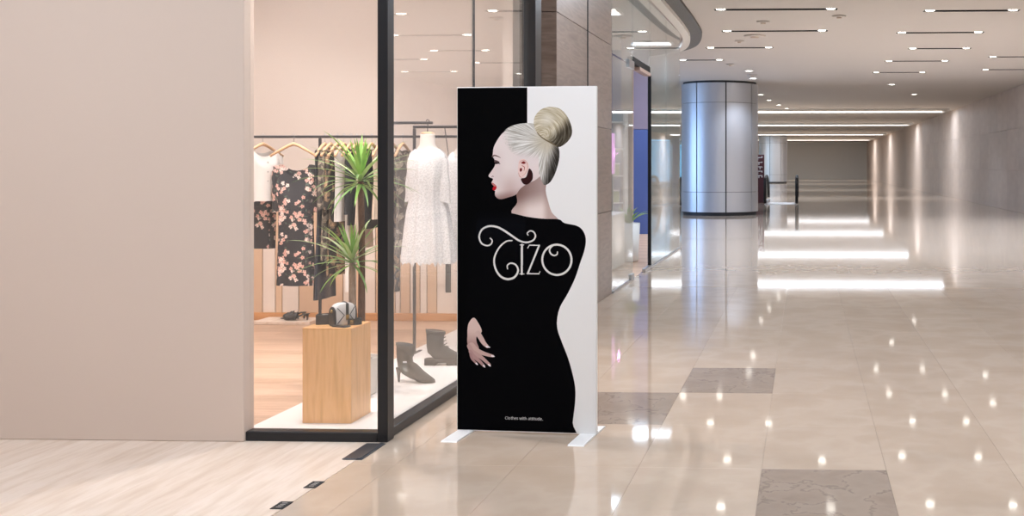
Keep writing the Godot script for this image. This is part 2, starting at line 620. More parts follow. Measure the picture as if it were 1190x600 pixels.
		spot(t, Vector3(0, -0.03, 0), Vector3(0, -3, 0), 7.0, 60.0, rgb(220, 234, 255), 0.08)
	for p in [[-0.99, 22.3, 0.22], [-0.74, 20.1, 0.12], [-1.35, 23.2, 0.1], [-1.9, 28.6, 0.1], [-1.5, 32.0, 0.14], [0.6, 19.4, 0.12]]:
		var t := thing("smoke_detector", "small pale disc detector stuck under the ceiling", "detector", Vector3(p[0], CEIL, -p[1]), 0.0, "ceiling detectors")
		part(t, "base", lathe([[p[2] * 0.7, 0.0], [p[2], -0.004], [p[2], -0.02], [p[2] * 0.8, -0.03]], 16), M.ceiling)
		part(t, "sensor", lathe([[p[2] * 0.4, -0.028], [p[2] * 0.35, -0.05]], 12), M.grout)
	# walls of the concourse
	var w := structure("wall_left", "plain beige plaster wall beside the boutique window", "wall")
	part(w, "wall_body", span(-9.2, -3.135, 0.0, CEIL, 6.13, 6.25, 0.004), M.plaster)
	w = structure("wall_side", "plain plaster side wall of the oak floored entry", "wall")
	part(w, "wall_body", span(-6.2, -6.0, 0.0, CEIL, -5.2, 6.13), M.plaster)
	w = structure("wall_rear", "plain plaster wall closing the concourse behind the viewer", "wall")
	part(w, "wall_body", span(-6.2, 8.2, 0.0, CEIL, -5.2, -5.0), M.plaster)
	w = structure("wall_end", "pale wall at the far end of the mall", "wall")
	part(w, "wall_body", span(-16.4, 8.2, 0.0, CEIL, 126.0, 126.2), M.soffit)
	w = structure("wall_far_left", "pale wall along the far left side of the mall", "wall")
	part(w, "wall_body", span(-16.4, -16.2, 0.0, CEIL, 25.3, 126.0), M.soffit)
	w = structure("wall_right", "beige stone panelled wall along the right side of the concourse", "wall")
	part(w, "wall_body", span(7.03, 8.2, 0.0, CEIL, -5.2, 126.0), M.plaster)
	var pn := box(Vector3(0.03, 1.375, 1.992), 0.003)
	for j in 36:
		for k in 3:
			part(w, "panel", pn, M["pale_stone_%d" % ((j + k) % 2)], Vector3(7.015, 0.69 + 1.38 * k, 4.0 - 2.0 * j))
	# stone cladding between the two shops
	w = structure("wall_stone", "brown grey veined stone wall between the boutique and the glass shop", "wall")
	part(w, "wall_core", span(-9.2, -2.352, 0.0, CEIL, 11.13, 13.4), M.joint)
	part(w, "wall_core", span(-2.56, -2.352, 0.0, CEIL, 10.432, 11.13), M.joint)
	var rows := [0.0, 1.0, 1.98, 2.99, CEIL]
	part(w, "joint_strip", span(-2.35, -2.317, 0.0, CEIL, 11.873, 11.927), M.black_matt)
	for r in 4:
		var cuts := [10.40, 11.9, 13.4] if r > 0 else [10.40, 11.9, 12.6, 13.4]
		for k in cuts.size() - 1:
			part(w, "stone_panel", span(-2.35, -2.32, rows[r] + 0.003, rows[r + 1] - 0.003, cuts[k] + (0.03 if k == 1 else 0.003), cuts[k + 1] - (0.03 if k == 0 else 0.003), 0.002), M["stone_%d" % ((r + k) % 3)])
		part(w, "niche_panel", span(-2.534, -2.50, rows[r] + 0.003, rows[r + 1] - 0.003, 9.852, 10.398, 0.002), M["stone_%d" % (r % 3)])
		part(w, "return_panel", span(-2.56, -2.322, rows[r] + 0.003, rows[r + 1] - 0.003, 10.40, 10.43, 0.002), M["stone_%d" % ((r + 2) % 3)])

func slot_light(s: Dictionary) -> void:
	var mid := Vector3((s.x0 + s.x1) / 2.0, CEIL, -(s.d0 + s.d1) / 2.0)
	var l: float = s.x1 - s.x0
	var t := thing("slot_light", "black recessed ceiling slot with a round spotlight at each end", "ceiling light", mid, 0.0, "ceiling slot lights")
	var st := begin()
	add_box(st, Vector3(0, 0.21, 0), Vector3(l, 0.02, 0.22))
	for e in [-1.0, 1.0]:
		add_box(st, Vector3(e * (l / 2.0 - 0.005), 0.1, 0), Vector3(0.01, 0.2, 0.22))
		add_box(st, Vector3(0, 0.1, e * 0.105), Vector3(l - 0.02, 0.2, 0.01))
	part(t, "channel", done(st), M.black_matt)
	for e in [-1.0, 1.0]:
		var p := Vector3(e * (l / 2.0 - 0.11), 0.0, 0)
		var h := part(t, "spotlight", lathe([[0.0, 0.2], [0.085, 0.2], [0.09, 0.012], [0.075, 0.012], [0.07, 0.03]], 18), M.white, p)
		part(h, "lamp", lathe([[0.072, 0.004], [0.072, 0.016]], 18), M.lamp)
		spot(t, p + Vector3(0, -0.02, 0), p + Vector3(0, -4, 0), 5.2, 62.0, rgb(220, 234, 255), 0.07)

# ---------------------------------------------------------------- boutique
func build_boutique() -> void:
	var w := structure("wall_back", "warm cream back wall of the boutique with tan and cream panels", "wall")
	part(w, "wall_body", span(-9.2, -2.352, 0.0, CEIL, 11.0, 11.12), M.shop_wall)
	# edges of the upright panels along the wall; every other one is cream
	var edges := [-6.6, -6.1, -5.61, -5.42, -5.29, -5.22, -5.05, -4.60, -4.53, -4.38, -4.27, -4.07, -4.02, -3.92, -3.87, -3.82, -3.75, -3.65, -2.6]
	for k in edges.size() - 1:
		part(w, "panel", span(edges[k] + 0.004, edges[k + 1] - 0.004, 0.075, 1.32, 10.972, 11.0, 0.003), M.cream_panel if k % 2 == 1 else M.tan_panel)
	w = structure("wall_boutique_left", "warm cream side wall of the boutique", "wall")
	part(w, "wall_body", span(-9.4, -9.2, 0.0, CEIL, 6.13, 11.12), M.shop_wall)
	w = structure("wall_boutique_side", "warm cream wall piece above and beyond the side window", "wall")
	part(w, "wall_body", span(-2.56, -2.36, 3.5, CEIL, 6.33, 9.63), M.shop_wall)
	part(w, "wall_body", span(-2.62, -2.535, 0.0, CEIL, 9.63, 10.43), M.shop_wall)
	w = structure("baseboard_back", "light oak baseboard under the boutique back wall", "baseboard")
	part(w, "board", span(-9.2, -2.56, 0.0, 0.075, 10.955, 11.0, 0.004), M.wood_trim)
	w = structure("ceiling_boutique", "cream plaster ceiling of the boutique", "ceiling")
	part(w, "ceiling_body", span(-9.2, -2.56, 3.9, 3.98, 6.25, 11.0), M.shop_wall)
	# window frames: corner post, rails, far mullion, panes
	w = structure("window_1", "black framed front window of the boutique", "window")
	part(w, "rail", span(-3.135, -2.38, 0.0, 0.054, 6.15, 6.235, 0.004), M.black_metal)
	part(w, "head_rail", span(-3.135, -2.38, 3.45, 3.5, 6.15, 6.235, 0.004), M.black_metal)
	part(w, "header", span(-3.135, -2.36, 3.5, CEIL, 6.14, 6.33), M.shop_wall)
	part(w, "pane", span(-3.135, -2.38, 0.054, 3.45, 6.196, 6.206), M.glass)
	w = structure("window_2", "black framed side window of the boutique facing the concourse", "window")
	part(w, "corner_post", span(-2.383, -2.325, 0.0, 3.5, 6.15, 6.25, 0.004), M.black_metal)
	part(w, "rail", span(-2.42, -2.345, 0.0, 0.056, 6.25, 9.63, 0.004), M.black_metal)
	part(w, "head_rail", span(-2.42, -2.345, 3.45, 3.5, 6.25, 9.63, 0.004), M.black_metal)
	part(w, "mullion", span(-2.44, -2.335, 0.0, CEIL, 9.63, 9.85, 0.004), M.black_metal)
	part(w, "pane", span(-2.405, -2.395, 0.056, 3.45, 6.25, 8.02), M.glass)
	part(w, "pane", span(-2.405, -2.395, 0.056, 3.45, 8.032, 9.63), M.glass)
	part(w, "pane_joint", span(-2.408, -2.392, 0.056, 3.45, 8.02, 8.032), M.joint)
	# threshold plate and floor sockets
	var t := thing("threshold_plate", "dark grey metal floor plate at the foot of the black corner post", "floor plate", Vector3(-2.375, 0, -5.945))
	part(t, "plate", box(Vector3(0.108, 0.006, 0.33), 0.002, Vector3(0, 0.003, 0)), M.threshold)
	part(t, "rib", box(Vector3(0.02, 0.004, 0.33), 0.001, Vector3(0.034, 0.008, 0)), M.threshold)
	for p in [[-2.372, 5.32, "small black floor socket plate nearer the grey threshold plate"], [-2.375, 4.99, "small black floor socket plate farther from the grey threshold plate"]]:
		t = thing("floor_socket", p[2], "floor plate", Vector3(p[0], 0, -p[1]), 0.0, "floor socket plates")
		part(t, "plate", box(Vector3(0.06, 0.003, 0.11), 0.001, Vector3(0, 0.0015, 0)), M.black_matt)
		var st := begin()
		for q in 4:
			add_box(st, Vector3(0, 0.0033, -0.03 + 0.02 * q), Vector3(0.024, 0.0006, 0.007))
		part(t, "marking", done(st), M.grey_cloth)
	# plinth
	t = thing("display_plinth", "square oak veneer display plinth carrying a white handbag", "plinth", Vector3(-2.84, 0.012, -6.69))
	part(t, "carcass", box(Vector3(0.296, 0.563, 0.30), 0.002, Vector3(0, 0.2815, 0)), M.veneer)
	part(t, "top_panel", box(Vector3(0.298, 0.004, 0.302), 0.001, Vector3(0, 0.565, 0)), M.veneer)
	var top := 0.579
	handbag(Vector3(-2.80, top, -6.68))
	t = thing("belt_box", "open black accessory box behind the white handbag", "box", Vector3(-2.93, top, -6.72), 0.25)
	var st := begin()
	for s in [-1.0, 1.0]:
		add_box(st, Vector3(s * 0.043, 0.03, 0), Vector3(0.006, 0.06, 0.08), 0.001)
		add_box(st, Vector3(0, 0.03, s * 0.037), Vector3(0.08, 0.06, 0.006), 0.001)
	part(t, "tray", done(st), M.dark_leather)
	part(t, "floor_pad", box(Vector3(0.082, 0.006, 0.07), 0.0, Vector3(0, 0.003, 0)), M.black_cloth)
	part(t, "folded_scarf", box(Vector3(0.07, 0.045, 0.055), 0.02, Vector3(0, 0.035, 0)), M.grey_cloth)
	t = thing("coiled_belt", "coiled black leather belt beside the white handbag", "belt", Vector3(-2.735, top, -6.70))
	var pts := []
	for q in 60:
		var a := q * 0.42
		pts.append(Vector3(cos(a) * (0.044 - q * 0.0004), 0.02, sin(a) * (0.044 - q * 0.0004)))
	st = begin(false)
	for q in 59:
		var a0: Vector3 = pts[q]
		var a1: Vector3 = pts[q + 1]
		var up := Vector3(0, 0.018, 0)
		quad(st, a0 - up, a0 + up, a1 + up, a1 - up)
		var o0 := a0 * Vector3(0.93, 1, 0.93)
		var o1 := a1 * Vector3(0.93, 1, 0.93)
		quad(st, o1 - up, o1 + up, o0 + up, o0 - up)
		quad(st, a0 + up, o0 + up, o1 + up, a1 + up)
	part(t, "strap", done(st), M.leather)
	part(t, "buckle", box(Vector3(0.02, 0.024, 0.004), 0.001, Vector3(0, 0.02, 0.047)), M.gold)
	t = thing("leather_wallet", "flat black leather wallet lying in front of the white handbag", "wallet", Vector3(-2.775, top, -6.595), -0.35)
	part(t, "body", box(Vector3(0.10, 0.008, 0.055), 0.003, Vector3(0, 0.004, 0)), M.dark_leather)
	part(t, "flap", box(Vector3(0.10, 0.004, 0.03), 0.0015, Vector3(0, 0.0098, 0.012)), M.leather)
	# low board with mules
	t = thing("shoe_board", "low pale wooden display board under the black mules", "display board", Vector3(-5.06, 0.0, -10.78))
	part(t, "board", box(Vector3(0.56, 0.034, 0.32), 0.004, Vector3(0, 0.018, 0)), M.board_along_0)
	mule(Vector3(-5.02, 0.036, -10.82), PI + 0.25, "black leather mule on the board, its heel towards the rack")
	mule(Vector3(-4.94, 0.036, -10.72), PI + 0.1, "black leather mule with a gathered strap in front of its pair")
	racks()
	plant()
	ankle_boot(Vector3(-2.775, 0.012, -7.80), -0.1)
	lace_boot(Vector3(-2.79, 0.012, -8.50), 0.05)
	# spotlights of the boutique
	for p in [[-2.85, 6.75, -2.95, 7.3, 6.0, 44.0], [-2.72, 7.25, -2.9, 9.4, 6.0, 40.0], [-4.6, 8.2, -4.3, 10.4, 1.7, 42.0], [-3.6, 8.4, -3.7, 10.4, 1.7, 42.0], [-4.3, 7.0, -4.2, 8.6, 1.4, 46.0], [-5.8, 8.6, -5.3, 10.8, 2.8, 44.0]]:
		var lamp := thing("track_spotlight", "small white spotlight under the boutique ceiling", "spotlight", Vector3(p[0], 3.9, -p[1]), 0.0, "boutique spotlights")
		part(lamp, "can", lathe([[0.03, 0.0], [0.045, -0.01], [0.045, -0.12], [0.04, -0.12], [0.036, -0.1]], 16), M.white)
		part(lamp, "lamp", lathe([[0.036, -0.105], [0.036, -0.112]], 16), M.lamp)
		spot(lamp, Vector3(0, -0.135, 0), Vector3(p[2] - p[0], -3.9, -(p[3] - p[1])), p[4], p[5], rgb(255, 247, 244), 0.04)

func handbag(where: Vector3) -> void:
	var t := thing("handbag", "white leather crossbody handbag with black piping, gusset and strap loop", "handbag", where, 1.0)
	var outline := curve(xy([-0.072, 0.012, -0.060, 0.0, 0.060, 0.0, 0.072, 0.012, 0.074, 0.075, 0.062, 0.115, 0.03, 0.132, -0.03, 0.132, -0.062, 0.115, -0.074, 0.075]), 5, true)
	part(t, "body", slab(outline, 0.058, 0.012), M.white_leather, Vector3(0, 0.003, 0))
	# dark end gusset facing the window
	var g := curve(xy([-0.030, 0.004, 0.030, 0.004, 0.033, 0.06, 0.027, 0.1, 0.0, 0.118, -0.027, 0.1, -0.033, 0.06]), 5, true)
	part(t, "gusset", slab(g, 0.008, 0.003), M.dark_leather, Vector3(-0.072, 0.0, 0), Vector3(0, PI / 2.0, 0))
	part(t, "gusset", slab(g, 0.008, 0.003), M.dark_leather, Vector3(0.072, 0.0, 0), Vector3(0, PI / 2.0, 0))
	var ring := []
	for k in 17:
		ring.append(Vector3(-0.079, 0.09 + sin(TAU * k / 16.0) * 0.009, cos(TAU * k / 16.0) * 0.009))
	part(t, "ring", tube(ring, 0.0022, 6), M.gold)
	for s in [-1.0, 1.0]:
		var st := begin(true)
		add_tube(st, [Vector3(-0.06, 0.11, 0.031), Vector3(-0.012, 0.062, 0.032), Vector3(-0.06, 0.014, 0.031)] if s < 0 else [Vector3(0.062, 0.11, 0.031), Vector3(0.026, 0.062, 0.032), Vector3(0.062, 0.014, 0.031)], 0.0022, 6)
		part(t, "piping", done(st), M.leather)
	part(t, "strap_band", slab(curve(xy([-0.009, 0.0, 0.009, 0.0, 0.009, 0.1, -0.009, 0.1]), 1, true), 0.004, 0.0), M.dark_leather, Vector3(0.008, 0.032, 0.032))
	var cr := []
	for k in 11:
		var a := PI * k / 10.0
		cr.append(Vector3(0.008, 0.125 + sin(a) * 0.012, cos(a) * 0.032))
	part(t, "top_band", tube(cr, 0.006, 6), M.dark_leather)
	part(t, "buckle", box(Vector3(0.022, 0.03, 0.005), 0.0015, Vector3(0.008, 0.05, 0.0345)), M.gold)

func foot_loft(rows: Array, side := 1.0) -> ArrayMesh:
	# rows: centre x, centre y, tilt of the ring from level (0) to upright (1), half length, half width
	var rings := []
	for r in rows:
		var ring := PackedVector3Array()
		var an: float = r[2] * PI / 2.0
		for k in 18:
			var a := TAU * k / 18.0
			var along: float = cos(a) * r[3]
			ring.append(Vector3(r[0] + along * cos(an), r[1] + along * sin(an), sin(a) * r[4] * side))
		rings.append(ring)
	return loft(rings, true, true)

func ankle_boot(where: Vector3, turn: float) -> void:
	var t := thing("ankle_boot", "grey suede stiletto ankle boot with folded top on white display strip", "boot", where, turn)
	part(t, "upper", foot_loft([[-0.045, 0.262, -0.08, 0.066, 0.042], [-0.05, 0.215, 0.0, 0.062, 0.044], [-0.052, 0.165, 0.05, 0.056, 0.042], [-0.045, 0.125, 0.2, 0.058, 0.039], [-0.02, 0.098, 0.45, 0.062, 0.037], [0.025, 0.072, 0.7, 0.054, 0.038], [0.075, 0.048, 0.88, 0.040, 0.040], [0.115, 0.034, 0.97, 0.028, 0.034], [0.15, 0.024, 1.0, 0.018, 0.02], [0.172, 0.018, 1.0, 0.008, 0.006]]), M.suede)
	part(t, "folded_top", foot_loft([[-0.045, 0.272, -0.1, 0.068, 0.044], [-0.046, 0.27, -0.1, 0.072, 0.048], [-0.05, 0.225, -0.35, 0.074, 0.05], [-0.05, 0.222, -0.35, 0.066, 0.046]]), M.suede)
	part(t, "heel", tube([Vector3(-0.092, 0.10, 0), Vector3(-0.098, 0.06, 0), Vector3(-0.096, 0.0, 0)], [0.026, 0.012, 0.0065], 10), M.suede)
	part(t, "sole", foot_loft([[0.02, 0.04, 0.62, 0.012, 0.03], [0.06, 0.012, 0.8, 0.008, 0.036], [0.10, 0.006, 0.95, 0.006, 0.036], [0.15, 0.006, 1.0, 0.006, 0.02], [0.174, 0.010, 1.0, 0.005, 0.006]]), M.sole)
	part(t, "buckle", box(Vector3(0.03, 0.012, 0.004), 0.001, Vector3(-0.03, 0.15, 0.044)), M.steel)

func lace_boot(where: Vector3, turn: float) -> void:
	var t := thing("lace_up_boot", "dark grey lace-up boot with thick block sole on white display strip", "boot", where, turn)
	part(t, "upper", foot_loft([[-0.045, 0.255, -0.06, 0.072, 0.05], [-0.05, 0.20, 0.0, 0.066, 0.05], [-0.05, 0.15, 0.06, 0.066, 0.048], [-0.04, 0.12, 0.22, 0.072, 0.046], [-0.01, 0.098, 0.5, 0.07, 0.045], [0.045, 0.078, 0.8, 0.05, 0.046], [0.10, 0.066, 0.96, 0.036, 0.046], [0.15, 0.06, 1.0, 0.03, 0.036], [0.172, 0.055, 1.0, 0.016, 0.016]]), M.suede)
	part(t, "collar", foot_loft([[-0.045, 0.262, -0.08, 0.07, 0.048], [-0.045, 0.264, -0.08, 0.076, 0.054], [-0.047, 0.244, -0.05, 0.076, 0.054], [-0.047, 0.242, -0.05, 0.07, 0.048]]), M.leather)
	part(t, "pull_tab", box(Vector3(0.006, 0.03, 0.016), 0.002, Vector3(-0.118, 0.262, 0)), M.leather)
	var sole := curve(xy([-0.115, -0.036, -0.04, -0.044, 0.04, -0.04, 0.10, -0.05, 0.16, -0.036, 0.18, 0.0, 0.16, 0.036, 0.10, 0.05, 0.04, 0.04, -0.04, 0.044, -0.115, 0.036, -0.13, 0.0]), 4, true)
	part(t, "sole", slab(sole, 0.03, 0.004), M.sole, Vector3(0, 0.035, 0), Vector3(PI / 2.0, 0, 0))
	part(t, "heel", box(Vector3(0.085, 0.024, 0.08), 0.004, Vector3(-0.082, 0.012, 0)), M.sole)
	part(t, "tread", box(Vector3(0.11, 0.02, 0.085), 0.004, Vector3(0.10, 0.012, 0)), M.sole)
	for k in 6:
		var u := k / 5.0
		var p := Vector3(lerpf(0.022, 0.06, u * u), lerpf(0.235, 0.115, u), 0)
		part(t, "lace", tube([p + Vector3(-0.01, -0.006, -0.03), p + Vector3(0.006, 0.004, 0), p + Vector3(-0.01, -0.006, 0.03)], 0.0035, 6), M.black_cloth)

func mule(where: Vector3, turn: float, label: String) -> void:
	var t := thing("mule_shoe", label, "shoe", where, turn, "pair of black mules")
	part(t, "sole", foot_loft([[-0.105, 0.062, 0.55, 0.006, 0.026], [-0.06, 0.06, 0.6, 0.008, 0.03], [-0.01, 0.036, 0.66, 0.008, 0.028], [0.04, 0.012, 0.85, 0.007, 0.036], [0.09, 0.007, 1.0, 0.006, 0.036], [0.13, 0.008, 1.0, 0.005, 0.014]]), M.leather)
	part(t, "heel", tube([Vector3(-0.085, 0.056, 0), Vector3(-0.09, 0.03, 0), Vector3(-0.088, 0.0, 0)], [0.02, 0.01, 0.008], 8), M.leather)
	var rings := []
	for j in 7:
		var u := j / 6.0
		var ring := PackedVector3Array()
		for k in 13:
			var a := PI * k / 12.0
			ring.append(Vector3(lerpf(0.005, 0.10, u) + 0.004 * sin(a * 3.0), 0.008 + sin(a) * (lerpf(0.075, 0.042, u) + 0.006 * sin(u * 22.0)), cos(a) * 0.042))
		for k in range(12, -1, -1):
			var a := PI * k / 12.0
			ring.append(Vector3(lerpf(0.005, 0.10, u), 0.008 + sin(a) * (lerpf(0.07, 0.037, u)), cos(a) * 0.038))
		rings.append(ring)
	part(t, "strap", loft(rings, true, true), M.leather)

# a hanging garment: front and back cloth, folds growing towards the hem, a scooped neck
func cloth_body(top: float, hem: float, shoulder: float, waist: float, skirt: float, depth: float, folds: int, fold: float, dip: float, sd: float, scallop := 0.0) -> ArrayMesh:
	var cols := 56
	var rows := 22
	var rings := []
	for j in rows + 1:
		var u := float(j) / rows
		var half := lerpf(shoulder, waist, smoothstep(0.0, 0.42, u)) if u < 0.42 else lerpf(waist, skirt, smoothstep(0.42, 1.0, u))
		var dp := lerpf(0.022, depth, smoothstep(0.0, 0.3, u))
		var ring := PackedVector3Array()
		for i in cols:
			var a := TAU * i / cols
			var cx := signf(cos(a)) * pow(absf(cos(a)), 0.75)
			var x := half * cx
			var up := top - 0.03 * cx * cx
			var nx := cx / 0.62
			if absf(nx) < 1.0:
				up -= dip * (1.0 - nx * nx) * (1.0 if sin(a) > 0.0 else 0.55)
			var lo := hem + scallop * absf(sin(a * 14.0))
			var y := lerpf(up, lo, u)
			var rip := fold * smoothstep(0.1, 1.0, u) * sin(a * folds + sd + u * 1.3) + 0.5 * fold * smoothstep(0.0, 0.5, u) * sin(a * (folds * 0.5 + 1.0) + sd * 2.0)
			ring.append(Vector3(x * (1.0 + 0.25 * rip / maxf(half, 0.05)), y, sin(a) * dp + rip * signf(sin(a) + 0.001)))
		rings.append(ring)
	return loft(rings, false, true)

func sleeve(side: float, x: float, y: float, reach: float, down: float, r0: float, r1: float) -> ArrayMesh:
	var rings := []
	for j in 8:
		var u := j / 7.0
		var c := Vector3(side * (x + reach * sin(u * PI * 0.5)), y - down * u, 0)
		var r := lerpf(r0, r1, u) * (1.0 + 0.08 * sin(u * 14.0))
		var ring := PackedVector3Array()
		for k in 14:
			var a := TAU * k / 14.0
			ring.append(c + Vector3(cos(a) * r, cos(a) * r * 0.25 * side * -1.0, sin(a) * r * 0.5))
		rings.append(ring)
	return loft(rings, false, true)

var hanger_seed: Node3D

func hanger(where: Vector3, turn: float, label: String) -> void:
	if hanger_seed:
		copy(hanger_seed, label, where, turn)
		return
	var t := thing("clothes_hanger", label, "hanger", where, turn, "wooden hangers on the racks")
	part(t, "shoulder_bar", tube([Vector3(-0.2, -0.165, 0.012), Vector3(-0.12, -0.118, 0.004), Vector3(-0.04, -0.075, 0), Vector3(0, -0.062, 0), Vector3(0.04, -0.075, 0), Vector3(0.12, -0.118, 0.004), Vector3(0.2, -0.165, 0.012)], [0.011, 0.012, 0.014, 0.016, 0.014, 0.012, 0.011], 8), M.hanger)
	part(t, "hook", tube([Vector3(0, -0.05, 0), Vector3(0, -0.02, 0), Vector3(0.008, 0.005, 0), Vector3(0.016, 0.018, 0), Vector3(0.008, 0.026, 0), Vector3(-0.004, 0.024, 0), Vector3(-0.013, 0.012, 0)], 0.0025, 6), M.steel)
	hanger_seed = t

func garment(called: String, label: String, category: String, where: Vector3, turn: float, m: Material, o: Dictionary) -> void:
	var t := thing(called, label, category, where, turn, "garments on the long rack")
	part(t, "body", cloth_body(o.top, o.hem, o.sh, o.waist, o.skirt, o.get("depth", 0.05), o.get("folds", 9), o.get("fold", 0.012), o.get("dip", 0.04), o.get("sd", 0.0), o.get("scallop", 0.0)), m)
	if o.has("sleeve"):
		for s in [-1.0, 1.0]:
			part(t, "sleeve", sleeve(s, o.sh - 0.045, o.top - 0.055, o.get("reach", 0.03), o.sleeve, 0.055, o.get("cuff", 0.05)), m)
	if o.has("placket"):
		for k in 4:
			part(t, "button", lathe([[0.006, 0.0], [0.006, 0.003]], 8), M.grey_cloth, Vector3(0.0, o.top - 0.12 - 0.08 * k, 0.062), Vector3(PI / 2.0, 0, 0))

func rack_frame(label: String, x0: float, x1: float, y: float, d: float, posts: Array, foot: float) -> void:
	var t := thing("clothes_rack", label, "clothes rack", Vector3((x0 + x1) / 2.0, 0, -d))
	var c := (x0 + x1) / 2.0
	part(t, "rail", box(Vector3(x1 - x0, 0.022, 0.022), 0.003, Vector3(0, y, 0)), M.rack)
	for p in posts:
		part(t, "upright", box(Vector3(0.022, y - 0.03, 0.022), 0.003, Vector3(p - c, (y - 0.03) / 2.0 + 0.018, 0)), M.rack)
		part(t, "foot_bar", box(Vector3(0.03, 0.018, foot), 0.003, Vector3(p - c, 0.009, 0)), M.rack)

func racks() -> void:
	var d := 9.4
	var ry := 1.793
	rack_frame("long black clothes rack along the boutique back wall with many garments", -5.1, -2.74, ry, d, [-5.08, -4.14, -2.76], 0.34)
	# x on the rail, turn, what hangs there
	hanger(Vector3(-4.64, ry, -d), 1.15, "wooden hanger holding the white blouse")
	garment("blouse", "white collarless button blouse beside the black floral dress", "blouse", Vector3(-4.64, ry, -d), 1.15, M.white_cloth, {"top": -0.10, "hem": -0.55, "sh": 0.19, "waist": 0.16, "skirt": 0.165, "depth": 0.06, "folds": 7, "dip": 0.07, "sleeve": 0.4, "placket": true, "sd": 1.0})
	garment("trousers", "black floral trousers showing below the white blouse", "trousers", Vector3(-4.74, ry, -d - 0.16), 0.1, M.floral, {"top": -0.40, "hem": -0.97, "sh": 0.12, "waist": 0.13, "skirt": 0.12, "depth": 0.05, "folds": 5, "dip": 0.0, "sd": 2.0})
	hanger(Vector3(-4.36, ry, -d + 0.02), 0.0, "wooden hanger holding the black floral dress")
	garment("dress", "black dress with pale pink flower print and wide scoop neck", "dress", Vector3(-4.34, ry, -d + 0.02), 0.0, M.floral, {"top": -0.225, "hem": -1.27, "sh": 0.20, "waist": 0.15, "skirt": 0.165, "depth": 0.07, "folds": 8, "fold": 0.008, "dip": 0.12, "sleeve": 0.36, "reach": 0.0, "cuff": 0.055, "sd": 0.4})
	var row := [
		[-4.098, 1.54, "dress", "dark navy satin dress squeezed beside the black floral dress", "dress", M.navy_satin, {"top": -0.10, "hem": -1.38, "sh": 0.18, "waist": 0.13, "skirt": 0.19, "folds": 6, "depth": 0.022, "fold": 0.006, "sd": 3.0}],
		[-4.048, 1.54, "shirt_dress", "grey and cream leaf print shirt dress next to the navy satin dress", "dress", M.fern_pale, {"top": -0.10, "hem": -1.05, "sh": 0.19, "waist": 0.15, "skirt": 0.18, "folds": 7, "depth": 0.022, "fold": 0.006, "sd": 4.0, "sleeve": 0.45}],
		[-3.99, 1.54, "wrap_dress", "black and tan fern print dress behind the palm leaves", "dress", M.fern, {"top": -0.10, "hem": -1.18, "sh": 0.19, "waist": 0.14, "skirt": 0.19, "folds": 7, "depth": 0.022, "fold": 0.006, "sd": 5.0, "sleeve": 0.45}],
		[-3.932, 1.54, "blouse", "light grey sleeveless blouse hanging behind the upper palm crown", "blouse", M.white_cloth, {"top": -0.10, "hem": -0.72, "sh": 0.18, "waist": 0.15, "skirt": 0.17, "folds": 6, "depth": 0.022, "fold": 0.006, "sd": 6.0}],
		[-3.87, 1.54, "trousers", "long white trousers hanging between the dark dresses", "trousers", M.white_cloth, {"top": -0.12, "hem": -1.32, "sh": 0.10, "waist": 0.09, "skirt": 0.08, "folds": 5, "dip": 0.0, "depth": 0.022, "fold": 0.006, "sd": 7.0}],
		[-3.82, 1.54, "cardigan", "black cardigan behind the palm trunk", "cardigan", M.black_cloth, {"top": -0.09, "hem": -0.75, "sh": 0.19, "waist": 0.17, "skirt": 0.18, "folds": 6, "depth": 0.022, "fold": 0.006, "sd": 8.0, "sleeve": 0.5}],
		[-3.76, 1.54, "dress", "long cream dress hanging beside the black cardigan", "dress", M.cream_cloth, {"top": -0.10, "hem": -0.95, "sh": 0.17, "waist": 0.13, "skirt": 0.17, "folds": 7, "depth": 0.022, "fold": 0.006, "sd": 9.0}],
		[-3.69, 1.54, "jacket", "short black jacket next to the cream dress", "jacket", M.black_cloth, {"top": -0.09, "hem": -0.78, "sh": 0.19, "waist": 0.17, "skirt": 0.18, "folds": 5, "depth": 0.022, "fold": 0.006, "sd": 10.0, "sleeve": 0.52}],
		[-3.61, 1.54, "blouse", "cream sleeveless blouse behind the black corner post", "blouse", M.cream_cloth, {"top": -0.10, "hem": -0.70, "sh": 0.18, "waist": 0.14, "skirt": 0.17, "folds": 7, "depth": 0.022, "fold": 0.006, "sd": 11.0}],
		[-3.51, 1.54, "dress", "black and tan fern print long dress at the end of the rack", "dress", M.fern, {"top": -0.12, "hem": -1.33, "sh": 0.17, "waist": 0.14, "skirt": 0.14, "folds": 7, "depth": 0.022, "fold": 0.006, "sd": 12.0}],
		[-3.42, 1.54, "shirt_dress", "grey and cream leaf print dress beside the white lace dress", "dress", M.fern_pale, {"top": -0.10, "hem": -1.0, "sh": 0.17, "waist": 0.13, "skirt": 0.15, "folds": 7, "depth": 0.022, "fold": 0.006, "sd": 13.0}],
	]
	for r in row:
		hanger(Vector3(r[0], ry, -d), r[1], "wooden hanger holding the " + String(r[3]).get_slice(" hanging", 0).get_slice(" squeezed", 0).get_slice(" next", 0).get_slice(" behind", 0).get_slice(" at", 0).get_slice(" beside", 0))
		garment(r[2], r[3], r[4], Vector3(r[0], ry, -d), r[1], r[5], r[6])
	# front rack with hanging dress forms
	rack_frame("short black clothes rack carrying the front white lace dress", -3.285, -2.86, 1.876, 8.5, [-3.274], 0.3)
	rack_frame("black clothes rack behind the front white lace dress", -3.19, -2.49, 1.862, 9.0, [-3.18, -2.50], 0.3)
	dress_form(Vector3(-2.90, 1.876, -8.5), -0.35, "white lace dress with ragged scalloped hem on the front dress form", "beige hanging dress form under the front white lace dress")
	dress_form(Vector3(-2.765, 1.862, -9.0), -0.35, "white lace dress on the rear dress form, partly behind the banner", "beige hanging dress form under the rear white lace dress")
	var t := thing("sash", "dark grey fabric sash hanging below the white lace dress", "sash", Vector3(-2.93, 1.85, -9.0))
